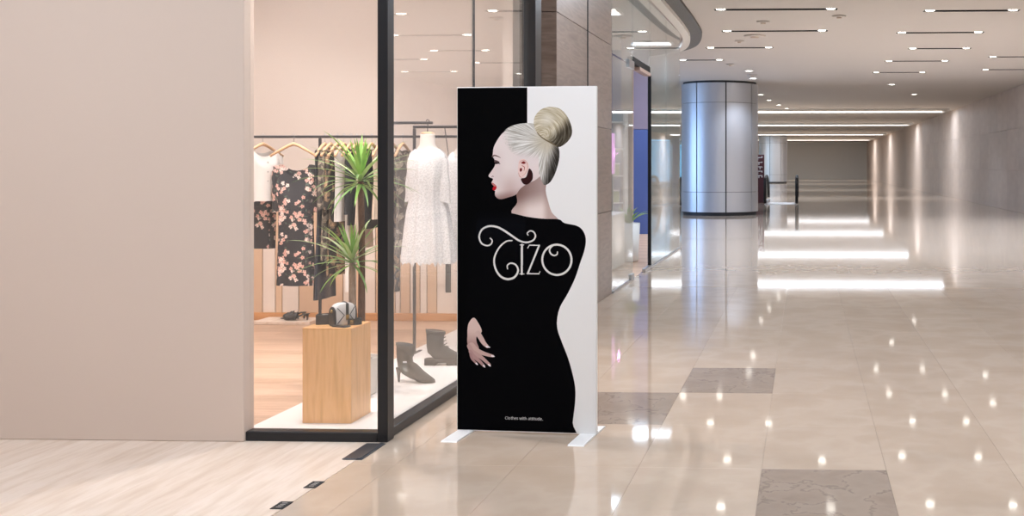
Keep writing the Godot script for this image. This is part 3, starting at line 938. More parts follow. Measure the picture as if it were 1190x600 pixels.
	part(t, "strip", box(Vector3(0.045, 0.75, 0.012), 0.004, Vector3(0.03, -0.965, 0)), M.dark_leather)
	part(t, "knot", tube([Vector3(0.03, -0.60, 0), Vector3(0.03, -0.2, 0), Vector3(0.0, 0.012, 0)], 0.004, 6), M.dark_leather)

func dress_form(where: Vector3, turn: float, dress_label: String, form_label: String) -> void:
	var t := thing("dress_form", form_label, "dress form", where, turn, "hanging dress forms")
	part(t, "hook", tube([Vector3(0, -0.08, 0), Vector3(0, -0.02, 0), Vector3(0.014, 0.004, 0), Vector3(0.014, 0.02, 0), Vector3(0, 0.026, 0), Vector3(-0.014, 0.016, 0)], 0.004, 6), M.rack)
	var rings := []
	for r in [[-0.085, 0.055, 0.05], [-0.10, 0.056, 0.051], [-0.17, 0.06, 0.055], [-0.21, 0.10, 0.06], [-0.25, 0.155, 0.075], [-0.36, 0.155, 0.10], [-0.55, 0.125, 0.085], [-0.72, 0.155, 0.10]]:
		var ring := PackedVector3Array()
		for k in 20:
			var a := TAU * k / 20.0
			ring.append(Vector3(cos(a) * r[1], r[0], sin(a) * r[2]))
		rings.append(ring)
	part(t, "torso", loft(rings, true, true), M.form_cloth)
	part(t, "neck_cap", lathe([[0.052, -0.086], [0.05, -0.076], [0.03, -0.07], [0.008, -0.068]], 18), M.hanger)
	var g := thing("lace_dress", dress_label, "dress", where, turn, "white lace dresses on dress forms")
	var cols := 96
	var body := []
	var prof := [[-0.20, 0.105, 0.066], [-0.235, 0.155, 0.082], [-0.30, 0.172, 0.10], [-0.40, 0.17, 0.112], [-0.50, 0.152, 0.105], [-0.58, 0.145, 0.10], [-0.68, 0.17, 0.115], [-0.82, 0.19, 0.13], [-0.96, 0.205, 0.14], [-1.09, 0.215, 0.15]]
	for j in prof.size():
		var u := float(j) / (prof.size() - 1)
		var ring := PackedVector3Array()
		for k in cols:
			var a := TAU * k / cols
			var rip := 0.018 * u * sin(a * 9.0 + 1.0) + 0.008 * u * sin(a * 17.0)
			var y: float = prof[j][0]
			if j == 0:
				y -= 0.07 * maxf(0.0, sin(a)) * maxf(0.0, 1.0 - absf(cos(a)) * 1.2)
			if j == prof.size() - 1:
				y += 0.022 * absf(sin(a * 12.0)) + 0.012 * sin(a * 31.0)
			ring.append(Vector3(cos(a) * (prof[j][1] + rip), y, sin(a) * (prof[j][2] + rip)))
		body.append(ring)
	part(g, "body", loft(body, false, true), M.lace)
	for s in [-1.0, 1.0]:
		part(g, "sleeve", sleeve(s, 0.13, -0.262, 0.025, 0.34, 0.055, 0.058), M.lace)
	

func leaf(length: float, width: float, rise: float, droop: float) -> ArrayMesh:
	var st := begin(true)
	var n := 9
	var mid := []
	var wd := []
	var p := Vector3.ZERO
	var an := rise
	for k in n + 1:
		var u := float(k) / n
		mid.append(p)
		wd.append(width * minf(1.0, 0.55 + u * 2.0) * pow(1.0 - u, 0.55) + 0.0006)
		p += Vector3(cos(an), sin(an), 0) * length / n
		an -= droop / n * (0.4 + 1.2 * u)
	for k in n:
		var up := Vector3(0, 0.35, 0)
		var a: Vector3 = mid[k]
		var b: Vector3 = mid[k + 1]
		var za := Vector3(0, 0, wd[k])
		var zb := Vector3(0, 0, wd[k + 1])
		quad(st, a, b, b + zb + up * wd[k + 1], a + za + up * wd[k])
		quad(st, a - za + up * wd[k], b - zb + up * wd[k + 1], b, a)
	return done(st)

func plant() -> void:
	var t := thing("dracaena_plant", "tall two-headed dracaena plant with spiky green crowns behind the plinth", "plant", Vector3(-2.985, 0.012, -7.4))
	part(t, "pot", lathe([[0.09, 0.0], [0.105, 0.01], [0.125, 0.24], [0.13, 0.25], [0.118, 0.25], [0.112, 0.22]], 28), M.form_cloth)
	part(t, "soil", lathe([[0.112, 0.2], [0.112, 0.225]], 20), M.soil)
	part(t, "trunk", tube([Vector3(0.005, 0.2, 0), Vector3(0.015, 0.6, 0.01), Vector3(0.012, 1.0, 0), Vector3(0.006, 1.40, 0.0), Vector3(0.004, 1.50, 0.0)], [0.026, 0.023, 0.021, 0.02, 0.014], 10), M.bark)
	part(t, "trunk", tube([Vector3(-0.03, 0.2, 0.03), Vector3(-0.03, 0.5, 0.05), Vector3(-0.034, 0.82, 0.05), Vector3(-0.034, 0.94, 0.05)], [0.026, 0.024, 0.022, 0.014], 10), M.bark_grey)
	var kinds := []
	for k in 6:
		kinds.append(leaf([0.30, 0.40, 0.46, 0.42, 0.34, 0.25][k], [0.014, 0.015, 0.015, 0.016, 0.014, 0.013][k], [1.25, 0.95, 0.55, 0.2, -0.25, 1.4][k], [0.25, 0.7, 0.8, 0.9, 0.9, 0.15][k]))
	for c in [[Vector3(0.004, 1.44, 0.0), 58, 1.0], [Vector3(-0.034, 0.90, 0.05), 44, 0.92]]:
		for k in int(c[1]):
			var u: float = k / float(c[1])
			var pick := int(u * 5.0) if u < 0.92 else 5
			# top of the crown first: upright leaves, then spreading, then hanging ones
			var which: int = [5, 0, 1, 2, 3, 4][mini(int(u * 6.0), 5)]
			var sc: float = c[2] * rng.randf_range(0.85, 1.1)
			var o := part(t, "leaf", kinds[which], M["leaf_%d" % (0 if which in [5, 0] else [1, 0, 2, 1][pick % 4])], c[0] + Vector3(0, 0.05 * (1.0 - u) - 0.03, 0), Vector3(rng.randf_range(-0.12, 0.12), k * 2.39996 + rng.randf_range(-0.2, 0.2), rng.randf_range(-0.14, 0.14)))
			o.scale = Vector3(sc, sc, sc)

# ---------------------------------------------------------------- banner stand
const S := 5.0   # picture cells per unit of the artwork, 162 by 403 units
var art: Image

func fill(poly: PackedVector2Array, paint) -> void:
	var lo := 1e9
	var hi := -1e9
	for p in poly:
		lo = minf(lo, p.y)
		hi = maxf(hi, p.y)
	var w := art.get_width()
	for y in range(maxi(0, int(lo * S)), mini(art.get_height(), int(hi * S) + 1)):
		var fy := (y + 0.5) / S
		var cut := []
		for i in poly.size():
			var a := poly[i]
			var b := poly[(i + 1) % poly.size()]
			if (a.y <= fy) != (b.y <= fy):
				cut.append(a.x + (fy - a.y) / (b.y - a.y) * (b.x - a.x))
		cut.sort()
		for k in range(0, cut.size() - 1, 2):
			var x0 := clampi(int(round(cut[k] * S)), 0, w)
			var x1 := clampi(int(round(cut[k + 1] * S)), 0, w)
			if x1 <= x0:
				continue
			if paint is Color:
				art.fill_rect(Rect2i(x0, y, x1 - x0, 1), paint)
			else:
				for x in range(x0, x1):
					var c: Color = paint.call((x + 0.5) / S, fy)
					if c.a >= 1.0:
						art.set_pixel(x, y, c)
					elif c.a > 0.0:
						art.set_pixel(x, y, art.get_pixel(x, y).lerp(Color(c.r, c.g, c.b), c.a))

func stroke(pts: PackedVector2Array, w0: float, w1: float, w2: float, col) -> void:
	var n := pts.size()
	var left := PackedVector2Array()
	var right := PackedVector2Array()
	for i in n:
		var t := (pts[mini(i + 1, n - 1)] - pts[maxi(i - 1, 0)]).normalized()
		var u := float(i) / (n - 1)
		var w := lerpf(w0, w1, u * 2.0) if u < 0.5 else lerpf(w1, w2, u * 2.0 - 1.0)
		var o := Vector2(-t.y, t.x) * w * 0.5
		left.append(pts[i] + o)
		right.append(pts[i] - o)
	for i in n - 1:
		fill(PackedVector2Array([left[i], left[i + 1], right[i + 1], right[i]]), col)
	for i in n:
		var r := (left[i] - right[i]).length() * 0.5
		var ring := PackedVector2Array()
		for k in 10:
			ring.append(pts[i] + Vector2(cos(TAU * k / 10.0), sin(TAU * k / 10.0)) * r)
		fill(ring, col)

func shifted(flat: Array, sx: float, sy: float, k := 1.0) -> Array:
	var out := []
	for p in xy(flat):
		out.append(Vector2(p.x * k + sx, p.y * k + sy))
	return out

func make_artwork() -> ImageTexture:
	art = Image.create(int(162 * S), int(403 * S), false, Image.FORMAT_RGB8)
	art.fill(rgb(240, 239, 237))
	art.fill_rect(Rect2i(0, 0, int(82.5 * S), art.get_height()), rgb(3, 3, 4))
	var n := FastNoiseLite.new()
	n.seed = 5
	n.frequency = 1.0
	var ox := -530.0
	var oy := -101.0
	# neck and upper back
	var neck := curve(shifted([600, 224, 600.5, 236, 594, 248, 612, 258, 648, 258, 641, 247, 637, 235, 634, 222, 634, 208, 620, 200, 608, 208], ox, oy), 5, true)
	fill(neck, func(x: float, y: float):
		var u := clampf((x - 70.0) / 38.0, 0.0, 1.0)
		var c := rgb(206, 184, 176).lerp(rgb(236, 220, 214), smoothstep(0.0, 0.45, u))
		c = c.lerp(rgb(196, 172, 164), smoothstep(0.75, 1.0, u))
		return c.lerp(rgb(110, 80, 74), 0.8 * (1.0 - smoothstep(118.0, 142.0, y - 6.0 * (1.0 - u))) * (1.0 - 0.5 * u)))
	# face in profile
	var face := curve(shifted([584, 154, 577, 163, 573, 171, 572, 178, 571.6, 181.5, 573.6, 185, 575, 189, 573.6, 194, 570, 199.5, 567, 204, 568, 206.3, 571.8, 207.8, 572, 209.5, 570.4, 212.4, 571.4, 215, 573.8, 216.8, 571.8, 218.6, 571.8, 221, 574.6, 222.6, 574.4, 224.6, 574.8, 228, 577.5, 231, 582, 232, 590, 229.9, 599, 226.6, 604, 220, 612, 214, 624, 208, 632, 196, 628, 170, 610, 150, 596, 147], ox, oy), 4, true)
	fill(face, func(x: float, y: float):
		var c := rgb(233, 220, 216)
		c = c.lerp(rgb(196, 166, 160), 0.7 * smoothstep(92.0, 122.0, y) * smoothstep(42.0, 64.0, x))
		c = c.lerp(rgb(150, 118, 112), 0.85 * smoothstep(120.0, 131.0, y + (x - 50.0) * 0.18))
		c = c.lerp(rgb(214, 192, 192), 0.5 * smoothstep(30.0, 8.0, absf(y - 92.0)) * smoothstep(60.0, 48.0, x) * 0.6)
		c = c.lerp(rgb(226, 212, 212), 0.5 * smoothstep(60.0, 76.0, x))
		return c)
	# brow, eye, nostril, lips
	stroke(curve(shifted([571.6, 181.8, 574, 180.6, 578, 181.8, 581, 183.4], ox, oy), 5), 1.8, 1.5, 0.5, rgb(120, 92, 86))
	fill(curve(shifted([573.6, 186.2, 577, 186.6, 580, 188.6, 578, 190.4, 574.8, 190.6], ox, oy), 4, true), rgb(96, 74, 74))
	stroke(curve(shifted([573.4, 190.6, 575.4, 189.4, 578.6, 189.8, 580.6, 190.8], ox, oy), 5), 0.9, 1.3, 0.5, rgb(24, 18, 20))
	stroke(curve(shifted([570.6, 205.8, 571.8, 205.0, 573, 205.6], ox, oy), 4), 0.5, 0.9, 0.4, rgb(140, 96, 92))
	fill(curve(shifted([570.6, 213, 572.6, 213.2, 576.4, 216.6, 573.8, 217.2, 571.8, 215.4], ox, oy), 4, true), rgb(196, 120, 116))
	fill(curve(shifted([573.4, 217.2, 576.4, 217.4, 575.8, 220, 574, 221.8, 572, 221.2, 571.6, 219], ox, oy), 4, true), rgb(186, 34, 44))
	# hair drawn back to the knot
	var hair := curve(shifted([582, 157, 588, 149.5, 597, 145, 608, 143, 620, 143.4, 631, 147, 640, 154, 646, 163, 649.6, 174, 649.8, 184, 647, 196, 643, 206, 638, 213, 632, 215, 628, 207, 624, 196, 618, 187, 606, 183, 596, 179, 590, 172, 585, 164], ox, oy), 5, true)
	fill(hair, func(x: float, y: float):
		var dx: float = x - 106.0
		var dy: float = y - 62.0
		var an := atan2(dy, dx)
		var r := sqrt(dx * dx + dy * dy)
		var s := 0.5 + 0.6 * n.get_noise_2d(an * 16.0, r * 0.03) + 0.4 * n.get_noise_2d(an * 48.0, r * 0.05)
		var c := rgb(136, 128, 114).lerp(rgb(244, 243, 240), clampf(0.15 + s * 0.95, 0.0, 1.0))
		c = c.lerp(rgb(190, 178, 150), 0.55 * smoothstep(26.0, 4.0, r))
		var dark := smoothstep(103.0, 117.0, x + (y - 84.0) * 0.3)
		c = c.lerp(rgb(40, 36, 32), dark * clampf(1.15 - 0.5 * s, 0.0, 1.0))
		var edge := smoothstep(0.0, 11.0, (x - 54.0) - (y - 62.0) * 0.35 + 6.0 * n.get_noise_2d(x * 0.4, y * 0.4))
		if y > 58.0 and x < 96.0 and y > 52.0 + (x - 52.0) * 0.3:
			edge *= smoothstep(2.0, 16.0, 84.0 - y + (x - 62.0) * 0.16)
		return Color(c.r, c.g, c.b, clampf(edge, 0.0, 0.999) if edge < 1.0 else 1.0))
	var bun := curve(shifted([620.4, 138, 626, 129, 634, 124.6, 642, 124, 651, 126.6, 659, 135, 664, 147, 664.4, 156, 660, 164, 653, 169.6, 647.5, 170.6, 638, 165, 628, 158, 621.5, 150], ox, oy), 5, true)
	fill(bun, func(x: float, y: float):
		var dx: float = x - 104.0
		var dy: float = y - 58.0
		var an := atan2(dy, dx)
		var r := sqrt(dx * dx + dy * dy)
		var s := 0.5 + 0.5 * n.get_noise_2d(r * 0.32 + an * 1.6, an * 0.7) + 0.25 * n.get_noise_2d(r * 1.1 + an * 3.0, an * 1.1)
		var c := rgb(132, 116, 82).lerp(rgb(238, 231, 212), clampf(s * 0.95 + 0.12, 0.0, 1.0))
		c = c.lerp(rgb(240, 236, 226), 0.6 * smoothstep(12.0, 0.0, Vector2(x - 106.0, y - 38.0).length()))
		var dark := smoothstep(0.1, 1.0, (x - 107.0) / 22.0 + (y - 51.0) / 24.0)
		return c.lerp(rgb(44, 38, 30), clampf(dark * (1.1 - 0.6 * s), 0.0, 1.0)))
	stroke(curve(shifted([624, 154, 630, 160, 640, 166, 647, 170], ox, oy), 6), 0.8, 1.6, 1.0, rgb(112, 98, 74))
	# ear and the shade under it as printed
	fill(curve(shifted([605, 208, 611, 206, 614.6, 196, 618.6, 201, 618.4, 209, 613, 214.4, 608, 214], ox, oy), 5, true), rgb(52, 26, 26))
	fill(curve(shifted([603.4, 186.4, 609, 185, 613.6, 190, 614.2, 196, 611.6, 202, 607, 207.2, 603, 205.8, 601.6, 200, 602, 192], ox, oy), 5, true), rgb(236, 206, 198))
	fill(curve(shifted([605.2, 189, 608.4, 187.4, 610.6, 189.4, 608.8, 190.6, 606.4, 190.2], ox, oy), 4, true), rgb(128, 38, 38))
	fill(curve(shifted([603.8, 196, 605.8, 195.4, 606.4, 198, 604.6, 199.8, 603.6, 198.6], ox, oy), 4, true), rgb(120, 34, 34))
	stroke(curve(shifted([606.4, 192.6, 609.2, 194.6, 608.6, 198.6], ox, oy), 4), 0.7, 0.9, 0.5, rgb(170, 96, 90))
	stroke(curve(shifted([603, 190, 605.4, 187, 609.4, 186.4, 612.4, 190.4, 612.8, 196, 610.4, 201.4, 607, 204.6], ox, oy), 5), 0.5, 0.8, 0.4, rgb(206, 160, 150))
	stroke(curve(shifted([602.2, 201, 603.4, 205, 606, 206.6], ox, oy), 4), 0.4, 0.7, 0.4, rgb(188, 140, 132))
	# dress
	fill(curve(shifted([541, 520, 543, 330, 546, 262, 551, 249.5, 560, 245, 572, 246, 594, 248.4, 612, 252.4, 630, 254.6, 649, 255.2, 656, 259.6, 670, 262.6, 677, 268, 680.6, 278, 679, 291, 674, 306, 668.4, 323, 660, 341, 651, 357, 647.4, 371, 647.8, 384, 653, 399, 660, 417, 665.4, 436, 668.4, 453, 668, 470, 665.4, 492, 663, 520], ox, oy), 6, true), rgb(4, 4, 6))
	fill(curve(shifted([552, 262, 562, 249, 590, 251, 610, 255, 600, 300, 560, 300], ox, oy), 5, true), func(x: float, y: float):
		return Color(rgb(14, 16, 24), 0.5 * smoothstep(0.0, 14.0, y - 146.0) * smoothstep(200.0, 165.0, y)))
	# hand
	var skin := rgb(204, 172, 164)
	var k := 1.0 / 8.58
	fill(curve(shifted([125, 58, 82, 96, 62, 150, 58, 240, 62, 330, 110, 372, 160, 392, 175, 360, 155, 310, 150, 255, 176, 236, 205, 190, 170, 110], 535.0 + ox, 365.0 + oy, k), 5, true), func(x: float, y: float):
		return rgb(222, 194, 184).lerp(rgb(178, 142, 136), smoothstep(284.0, 306.0, y)))
	for f in [[[165, 215, 195, 262, 226, 312, 262, 348], 54, 50, 30, rgb(212, 182, 174)], [[100, 340, 160, 392, 230, 420, 318, 442], 64, 46, 26, skin], [[75, 345, 110, 402, 200, 458, 284, 530], 44, 46, 26, rgb(192, 158, 152)], [[88, 400, 120, 446, 180, 496, 228, 546], 36, 38, 24, rgb(180, 144, 140)], [[92, 430, 108, 474, 154, 524], 26, 26, 18, rgb(168, 132, 130)]]:
		stroke(curve(shifted(f[0], 535.0 + ox, 365.0 + oy, k), 6), f[1] * k, f[2] * k, f[3] * k, f[4])
	for f in [[[252, 346, 286, 354]], [[308, 440, 332, 446]], [[274, 530, 294, 544]], [[224, 540, 236, 556]], [[148, 520, 162, 532]]]:
		stroke(curve(shifted(f[0], 535.0 + ox, 365.0 + oy, k), 4), 17.0 * k, 15.0 * k, 9.0 * k, rgb(246, 238, 240))
	# lettering
	var ink := rgb(226, 224, 220)
	k = 1.0 / 6.0
	var ls := 545.0 + ox
	var lt := 240.0 + oy
	stroke(curve(shifted([143, 228, 157, 244, 148, 270, 118, 280, 80, 262, 65, 215, 86, 166, 135, 143, 190, 148, 240, 172, 300, 212, 350, 244, 400, 255, 445, 240, 462, 210, 450, 182, 425, 174, 405, 190, 410, 204], ls, lt, k), 7), 9.0 * k, 15.0 * k, 8.0 * k, ink)
	stroke(curve(shifted([297, 243, 255, 250, 205, 296, 172, 370, 180, 440, 215, 494, 265, 515, 315, 500, 340, 455, 325, 415, 290, 402, 265, 418, 266, 443], ls, lt, k), 7), 9.0 * k, 16.0 * k, 8.0 * k, ink)
	stroke(PackedVector2Array(shifted([367, 272, 366, 478], ls, lt, k)), 15.0 * k, 15.0 * k, 15.0 * k, ink)
	stroke(PackedVector2Array(shifted([354, 273, 380, 273], ls, lt, k)), 6.0 * k, 6.0 * k, 6.0 * k, ink)
	stroke(PackedVector2Array(shifted([352, 477, 382, 477], ls, lt, k)), 6.0 * k, 6.0 * k, 6.0 * k, ink)
	stroke(PackedVector2Array(shifted([408, 294, 420, 274, 490, 275], ls, lt, k)), 8.0 * k, 8.0 * k, 8.0 * k, ink)
	stroke(PackedVector2Array(shifted([488, 276, 448, 376, 408, 474], ls, lt, k)), 13.0 * k, 13.0 * k, 13.0 * k, ink)
	stroke(PackedVector2Array(shifted([404, 474, 486, 475, 494, 458], ls, lt, k)), 9.0 * k, 9.0 * k, 6.0 * k, ink)
	var ring := []
	for q in 41:
		var a := TAU * q / 40.0
		ring.append_array([612.0 + cos(a) * 102.0, 375.0 + sin(a) * 106.0])
	stroke(curve(shifted(ring, ls, lt, k), 3), 15.0 * k, 14.0 * k, 15.0 * k, ink)
	stroke(curve(shifted([600, 268, 574, 285, 561, 308, 570, 333, 592, 345, 613, 337, 616, 320], ls, lt, k), 6), 8.0 * k, 12.0 * k, 8.0 * k, ink)
	return ImageTexture.create_from_image(art)

func build_banner() -> void:
	var t := thing("banner_stand", "tall black and white printed banner stand showing a woman with a bun from behind", "banner", Vector3(-1.6025, 0, -6.3845), -0.0806)
	var w := 0.832
	var h := 1.995
	part(t, "frame", box(Vector3(w, h, 0.026), 0.002, Vector3(0, 0.008 + h / 2.0, -0.013)), M.white)
	var m := mat(Color.WHITE, 0.75, 0.0, 0.15)
	m.albedo_texture = make_artwork()
	m.texture_repeat = false
	var st := SurfaceTool.new()
	st.begin(Mesh.PRIMITIVE_TRIANGLES)
	var hw := w / 2.0 - 0.004
	var y0 := 0.014
	var y1 := h + 0.003
	var z := 0.0012
	var c := [[-hw, y0, 0, 1], [-hw, y1, 0, 0], [hw, y1, 1, 0], [hw, y0, 1, 1]]
	for i in [0, 1, 2, 0, 2, 3]:
		st.set_normal(Vector3.BACK)
		st.set_uv(Vector2(c[i][2], c[i][3]))
		st.add_vertex(Vector3(c[i][0], c[i][1], z))
	# the sheet's own thin edge
	var rim := [[0, 1], [1, 2], [2, 3], [3, 0]]
	for e in rim:
		var a := Vector3(c[e[0]][0], c[e[0]][1], z)
		var b := Vector3(c[e[1]][0], c[e[1]][1], z)
		var back := Vector3(0, 0, -z)
		var out := (b - a).cross(Vector3.BACK).normalized() * -1.0
		for q in [[a, 0], [a + back, 0], [b + back, 1], [a, 0], [b + back, 1], [b, 1]]:
			st.set_normal(out)
			st.set_uv(Vector2(c[e[q[1]]][2], c[e[q[1]]][3]))
			st.add_vertex(q[0])
	part(t, "printed_sheet", st.commit(), m)
	var tm := TextMesh.new()
	tm.text = "Clothes with attitude."
	var f := SystemFont.new()
	f.font_names = PackedStringArray(["Droid Sans"])
	tm.font = f
	tm.font_size = 24
	tm.pixel_size = 0.00098
	tm.depth = 0.0006
	tm.horizontal_alignment = HORIZONTAL_ALIGNMENT_CENTER
	part(t, "tagline", tm, mat(rgb(214, 212, 210), 0.5), Vector3(-0.012, 0.089, 0.0022))
	for x in [-0.365, 0.365]:
		st = begin()
		# a folded plate: level under the panel, sloping to the floor at both ends
		var prof := [[0.245, 0.0], [0.235, 0.007], [0.02, 0.010], [-0.05, 0.010], [-0.215, 0.007], [-0.225, 0.0]]
		for k in prof.size():
			var p: Array = prof[k]
			var q: Array = prof[(k + 1) % prof.size()]
			quad_out(st, Vector3(x - 0.046, p[1], p[0]), Vector3(x + 0.046, p[1], p[0]), Vector3(x + 0.046, q[1], q[0]), Vector3(x - 0.046, q[1], q[0]), Vector3(x, 0.004, 0))
		for s in [-0.046, 0.046]:
			for k in range(1, prof.size() - 1):
				tri_out(st, Vector3(x + s, prof[0][1], prof[0][0]), Vector3(x + s, prof[k][1], prof[k][0]), Vector3(x + s, prof[k + 1][1], prof[k + 1][0]), Vector3(x, 0.004, 0))
		part(t, "foot", done(st), M.white)

# ---------------------------------------------------------------- glass-fronted second shop
func sweep_band(path: PackedVector2Array, prof: Array) -> ArrayMesh:
	# path: x and distance; prof: outward offset and height
	var rings := []
	for i in path.size():
		var d := (path[mini(i + 1, path.size() - 1)] - path[maxi(i - 1, 0)]).normalized()
		var out := Vector2(d.y, -d.x)
		var ring := PackedVector3Array()
		for p in prof:
			var q: Vector2 = path[i] + out * p[0]
			ring.append(Vector3(q.x, p[1], -q.y))
		rings.append(ring)
	return loft(rings, true, false)

func build_second_shop() -> void:
	var path := curve(xy([-2.32, 13.0, -2.32, 17.0, -2.33, 20.0, -2.42, 22.0, -2.78, 24.0, -3.5, 25.2, -4.6, 25.9]), 8)
	# curved ceiling band round the shop front
	var w := structure("trim_ceiling_band", "curved grey mesh ceiling band with white lip round the glass shop", "ceiling band")
	part(w, "mesh_band", sweep_band(path, [[0.17, CEIL - 0.001], [0.17, CEIL - 0.05], [0.40, CEIL - 0.05], [0.40, CEIL - 0.001]]), M.mesh_band)
	part(w, "lip", sweep_band(path, [[0.02, CEIL - 0.001], [0.02, CEIL - 0.12], [0.17, CEIL - 0.12], [0.17, CEIL - 0.001]]), M.soffit)
	# glass front
	w = structure("window_3", "tall frameless glass front of the second shop beside the stone wall", "window")
	part(w, "pane", span(-2.326, -2.314, 0.02, 2.88, 13.41, 15.02), M.glass_green)
	part(w, "pane", span(-2.326, -2.314, 2.90, 4.0, 13.41, 15.02), M.glass_green)
	part(w, "pane", span(-2.326, -2.314, 3.02, 4.0, 15.03, 16.70), M.glass_green)
	part(w, "pane", span(-2.326, -2.314, 0.02, 4.0, 16.72, 18.7), M.glass_green)
	part(w, "pane", span(-2.326, -2.314, 0.02, 4.0, 18.71, 20.75), M.glass_green)
	part(w, "base_channel", span(-2.34, -2.30, 0.0, 0.02, 16.72, 20.75), M.steel)
	part(w, "base_channel", span(-2.34, -2.30, 0.0, 0.025, 13.41, 14.8), M.steel)
	part(w, "edge_strip", span(-2.345, -2.295, 0.0, 2.9, 16.68, 16.72, 0.002), M.black_metal)
	for p in [[14.82, 15.04, 0.0, 0.09], [14.6, 15.04, 2.84, 2.95], [16.1, 16.70, 0.0, 0.05]]:
		part(w, "patch_fitting", span(-2.345, -2.295, p[2], p[3], p[0], p[1], 0.004), M.steel)
	part(w, "door_header", span(-2.40, -2.30, 2.88, 2.93, 15.6, 16.70, 0.004), M.pink_stone)
	part(w, "header_recess", span(-2.39, -2.31, 2.932, 3.02, 15.03, 16.70), M.black_matt)
	# interior shell
	w = structure("floor_shop", "warm oak board floor of the glass-fronted shop", "floor")
	part(w, "floor_bed", span(-9.2, -2.352, -0.1, -0.006, 13.4, 26.0), M.grout)
	var d := 13.41
	var n := 0
	var bd := box(Vector3(3.4, 0.02, 0.246), 0.001, Vector3(0, -0.01, 0))
	while d < 25.9:
		var edge := minf(-2.36, -0.14 * (d + 0.2))
		for k in 2:
			if k == 0 and edge < -2.365:
				part(w, "board", box(Vector3(edge + 5.76, 0.02, 0.246), 0.001, Vector3(0, -0.01, 0)), M["board_across_%d" % (n % 3)], Vector3((edge - 5.76) / 2.0, 0, -d - 0.124))
			else:
				part(w, "board", bd, M["board_across_%d" % ((n + k) % 3)], Vector3(-4.06 - 3.402 * k, 0, -d - 0.124))
		d += 0.248
		n += 1
	w = structure("wall_shop_left", "pale back wall of the glass-fronted shop", "wall")
	part(w, "wall_body", span(-9.4, -9.2, 0.0, CEIL, 13.4, 26.0), M.soffit)
	w = structure("wall_shop_partition", "blue painted partition inside the glass-fronted shop", "wall")
	part(w, "wall_body", span(-9.2, -3.50, 0.0, 2.35, 25.0, 25.2, 0.004), M.blue_wall)
	part(w, "upper_panel", span(-9.2, -3.50, 2.355, CEIL, 25.0, 25.2, 0.004), M.mauve_wall)
	w = structure("wall_shop_pier", "pinkish stone pier inside the glass shop door", "wall")
	part(w, "pier_body", span(-3.62, -3.42, 0.0, CEIL, 22.0, 22.3, 0.006), M.pink_stone)
	# fittings seen through the glass
	var t := thing("display_counter", "white display counter with glass shelf inside the glass-fronted shop", "counter", Vector3(-3.05, 0, -16.6))
	part(t, "body", box(Vector3(0.5, 0.78, 1.5), 0.01, Vector3(0, 0.40, 0)), M.soffit)
	part(t, "top", box(Vector3(0.56, 0.03, 1.56), 0.004, Vector3(0, 0.81, 0)), M.white)
	part(t, "plinth", box(Vector3(0.44, 0.06, 1.42), 0.0, Vector3(0, 0.03, 0)), M.joint)
	for k in 5:
		var b := thing("perfume_bottle", ["clear blue bottle with gold cap beside the green one on the white shop counter", "green bottle with gold cap on the white shop counter", "cream bottle with gold cap on the white shop counter", "dark red bottle with gold cap on the white shop counter", "clear blue bottle with gold cap beside the dark red one"][k], "bottle", Vector3(-3.12 + 0.05 * (k % 2), 0.825, -16.05 - 0.25 * k), 0.0, "bottles on the white counter")
		part(b, "flask", lathe([[0.03, 0.0], [0.045, 0.01], [0.045, 0.12], [0.015, 0.15]], 14), [M.glass_blue, M.leaf_1, M.cream_cloth, M.sign_red, M.glass_blue][k])
		part(b, "cap", lathe([[0.016, 0.15], [0.016, 0.19], [0.012, 0.195]], 12), M.gold)
	t = thing("tube_lamp", "pink vertical light tube inside the glass-fronted shop", "lamp", Vector3(-3.32, 0, -19.2))
	part(t, "post", box(Vector3(0.05, 1.4, 0.05), 0.004, Vector3(0, 0.7, 0)), M.steel)
	part(t, "foot", lathe([[0.16, 0.0], [0.16, 0.015], [0.03, 0.025]], 20), M.steel)
	part(t, "tube", lathe([[0.045, 1.40], [0.05, 1.42], [0.05, 2.08], [0.045, 2.1]], 16), M.pink_lamp)
	var l := OmniLight3D.new()
	l.name = "glow"
	l.light_color = rgb(240, 150, 235)
	l.light_energy = 0.06
	l.light_size = 0.02
	l.omni_range = 30.0
	l.omni_attenuation = 2.0
	l.shadow_enabled = true
	t.add_child(l)
	l.position = Vector3(0.12, 1.75, 0.0)
	t = thing("display_shelf", "tall white shelf unit with glass shelves in the glass-fronted shop", "shelf", Vector3(-4.0, 0, -21.5))
	for s in [-0.55, 0.55]:
		part(t, "side", box(Vector3(0.04, 2.6, 0.36), 0.004, Vector3(s, 1.3, 0)), M.white)
	part(t, "back", box(Vector3(1.06, 2.56, 0.02), 0.0, Vector3(0, 1.3, -0.16)), M.glass_blue)
	for k in 5:
		part(t, "shelf_board", box(Vector3(1.06, 0.025, 0.30), 0.003, Vector3(0, 0.3 + 0.52 * k, 0)), M.white)
	for k in 12:
		var b := thing("carton", "small %s carton standing on the white shelf unit" % ["clear blue", "mauve", "cream", "sage green"][(k * 5) % 4], "box", Vector3(-4.36 + 0.24 * (k % 4), 0.313 + 0.52 * (k / 4), -21.46), 0.0, "cartons on the shelf unit")
		part(b, "body", box(Vector3(0.14, 0.22, 0.1), 0.004, Vector3(0, 0.11, 0)), [M.glass_blue, M.mauve_wall, M.cream_cloth, M.leaf_2][(k * 5) % 4])
		part(b, "lid", box(Vector3(0.144, 0.03, 0.104), 0.003, Vector3(0, 0.225, 0)), M.white)
	t = thing("potted_plant", "small leafy green plant in white pot inside the glass shop", "plant", Vector3(-2.82, 0.0, -17.9))
	part(t, "pot", lathe([[0.12, 0.0], [0.15, 0.02], [0.18, 0.62], [0.165, 0.62], [0.15, 0.58]], 20), M.white)
	part(t, "soil", lathe([[0.15, 0.54], [0.15, 0.585]], 16), M.soil)
	var lf := leaf(0.36, 0.035, 1.1, 1.2)
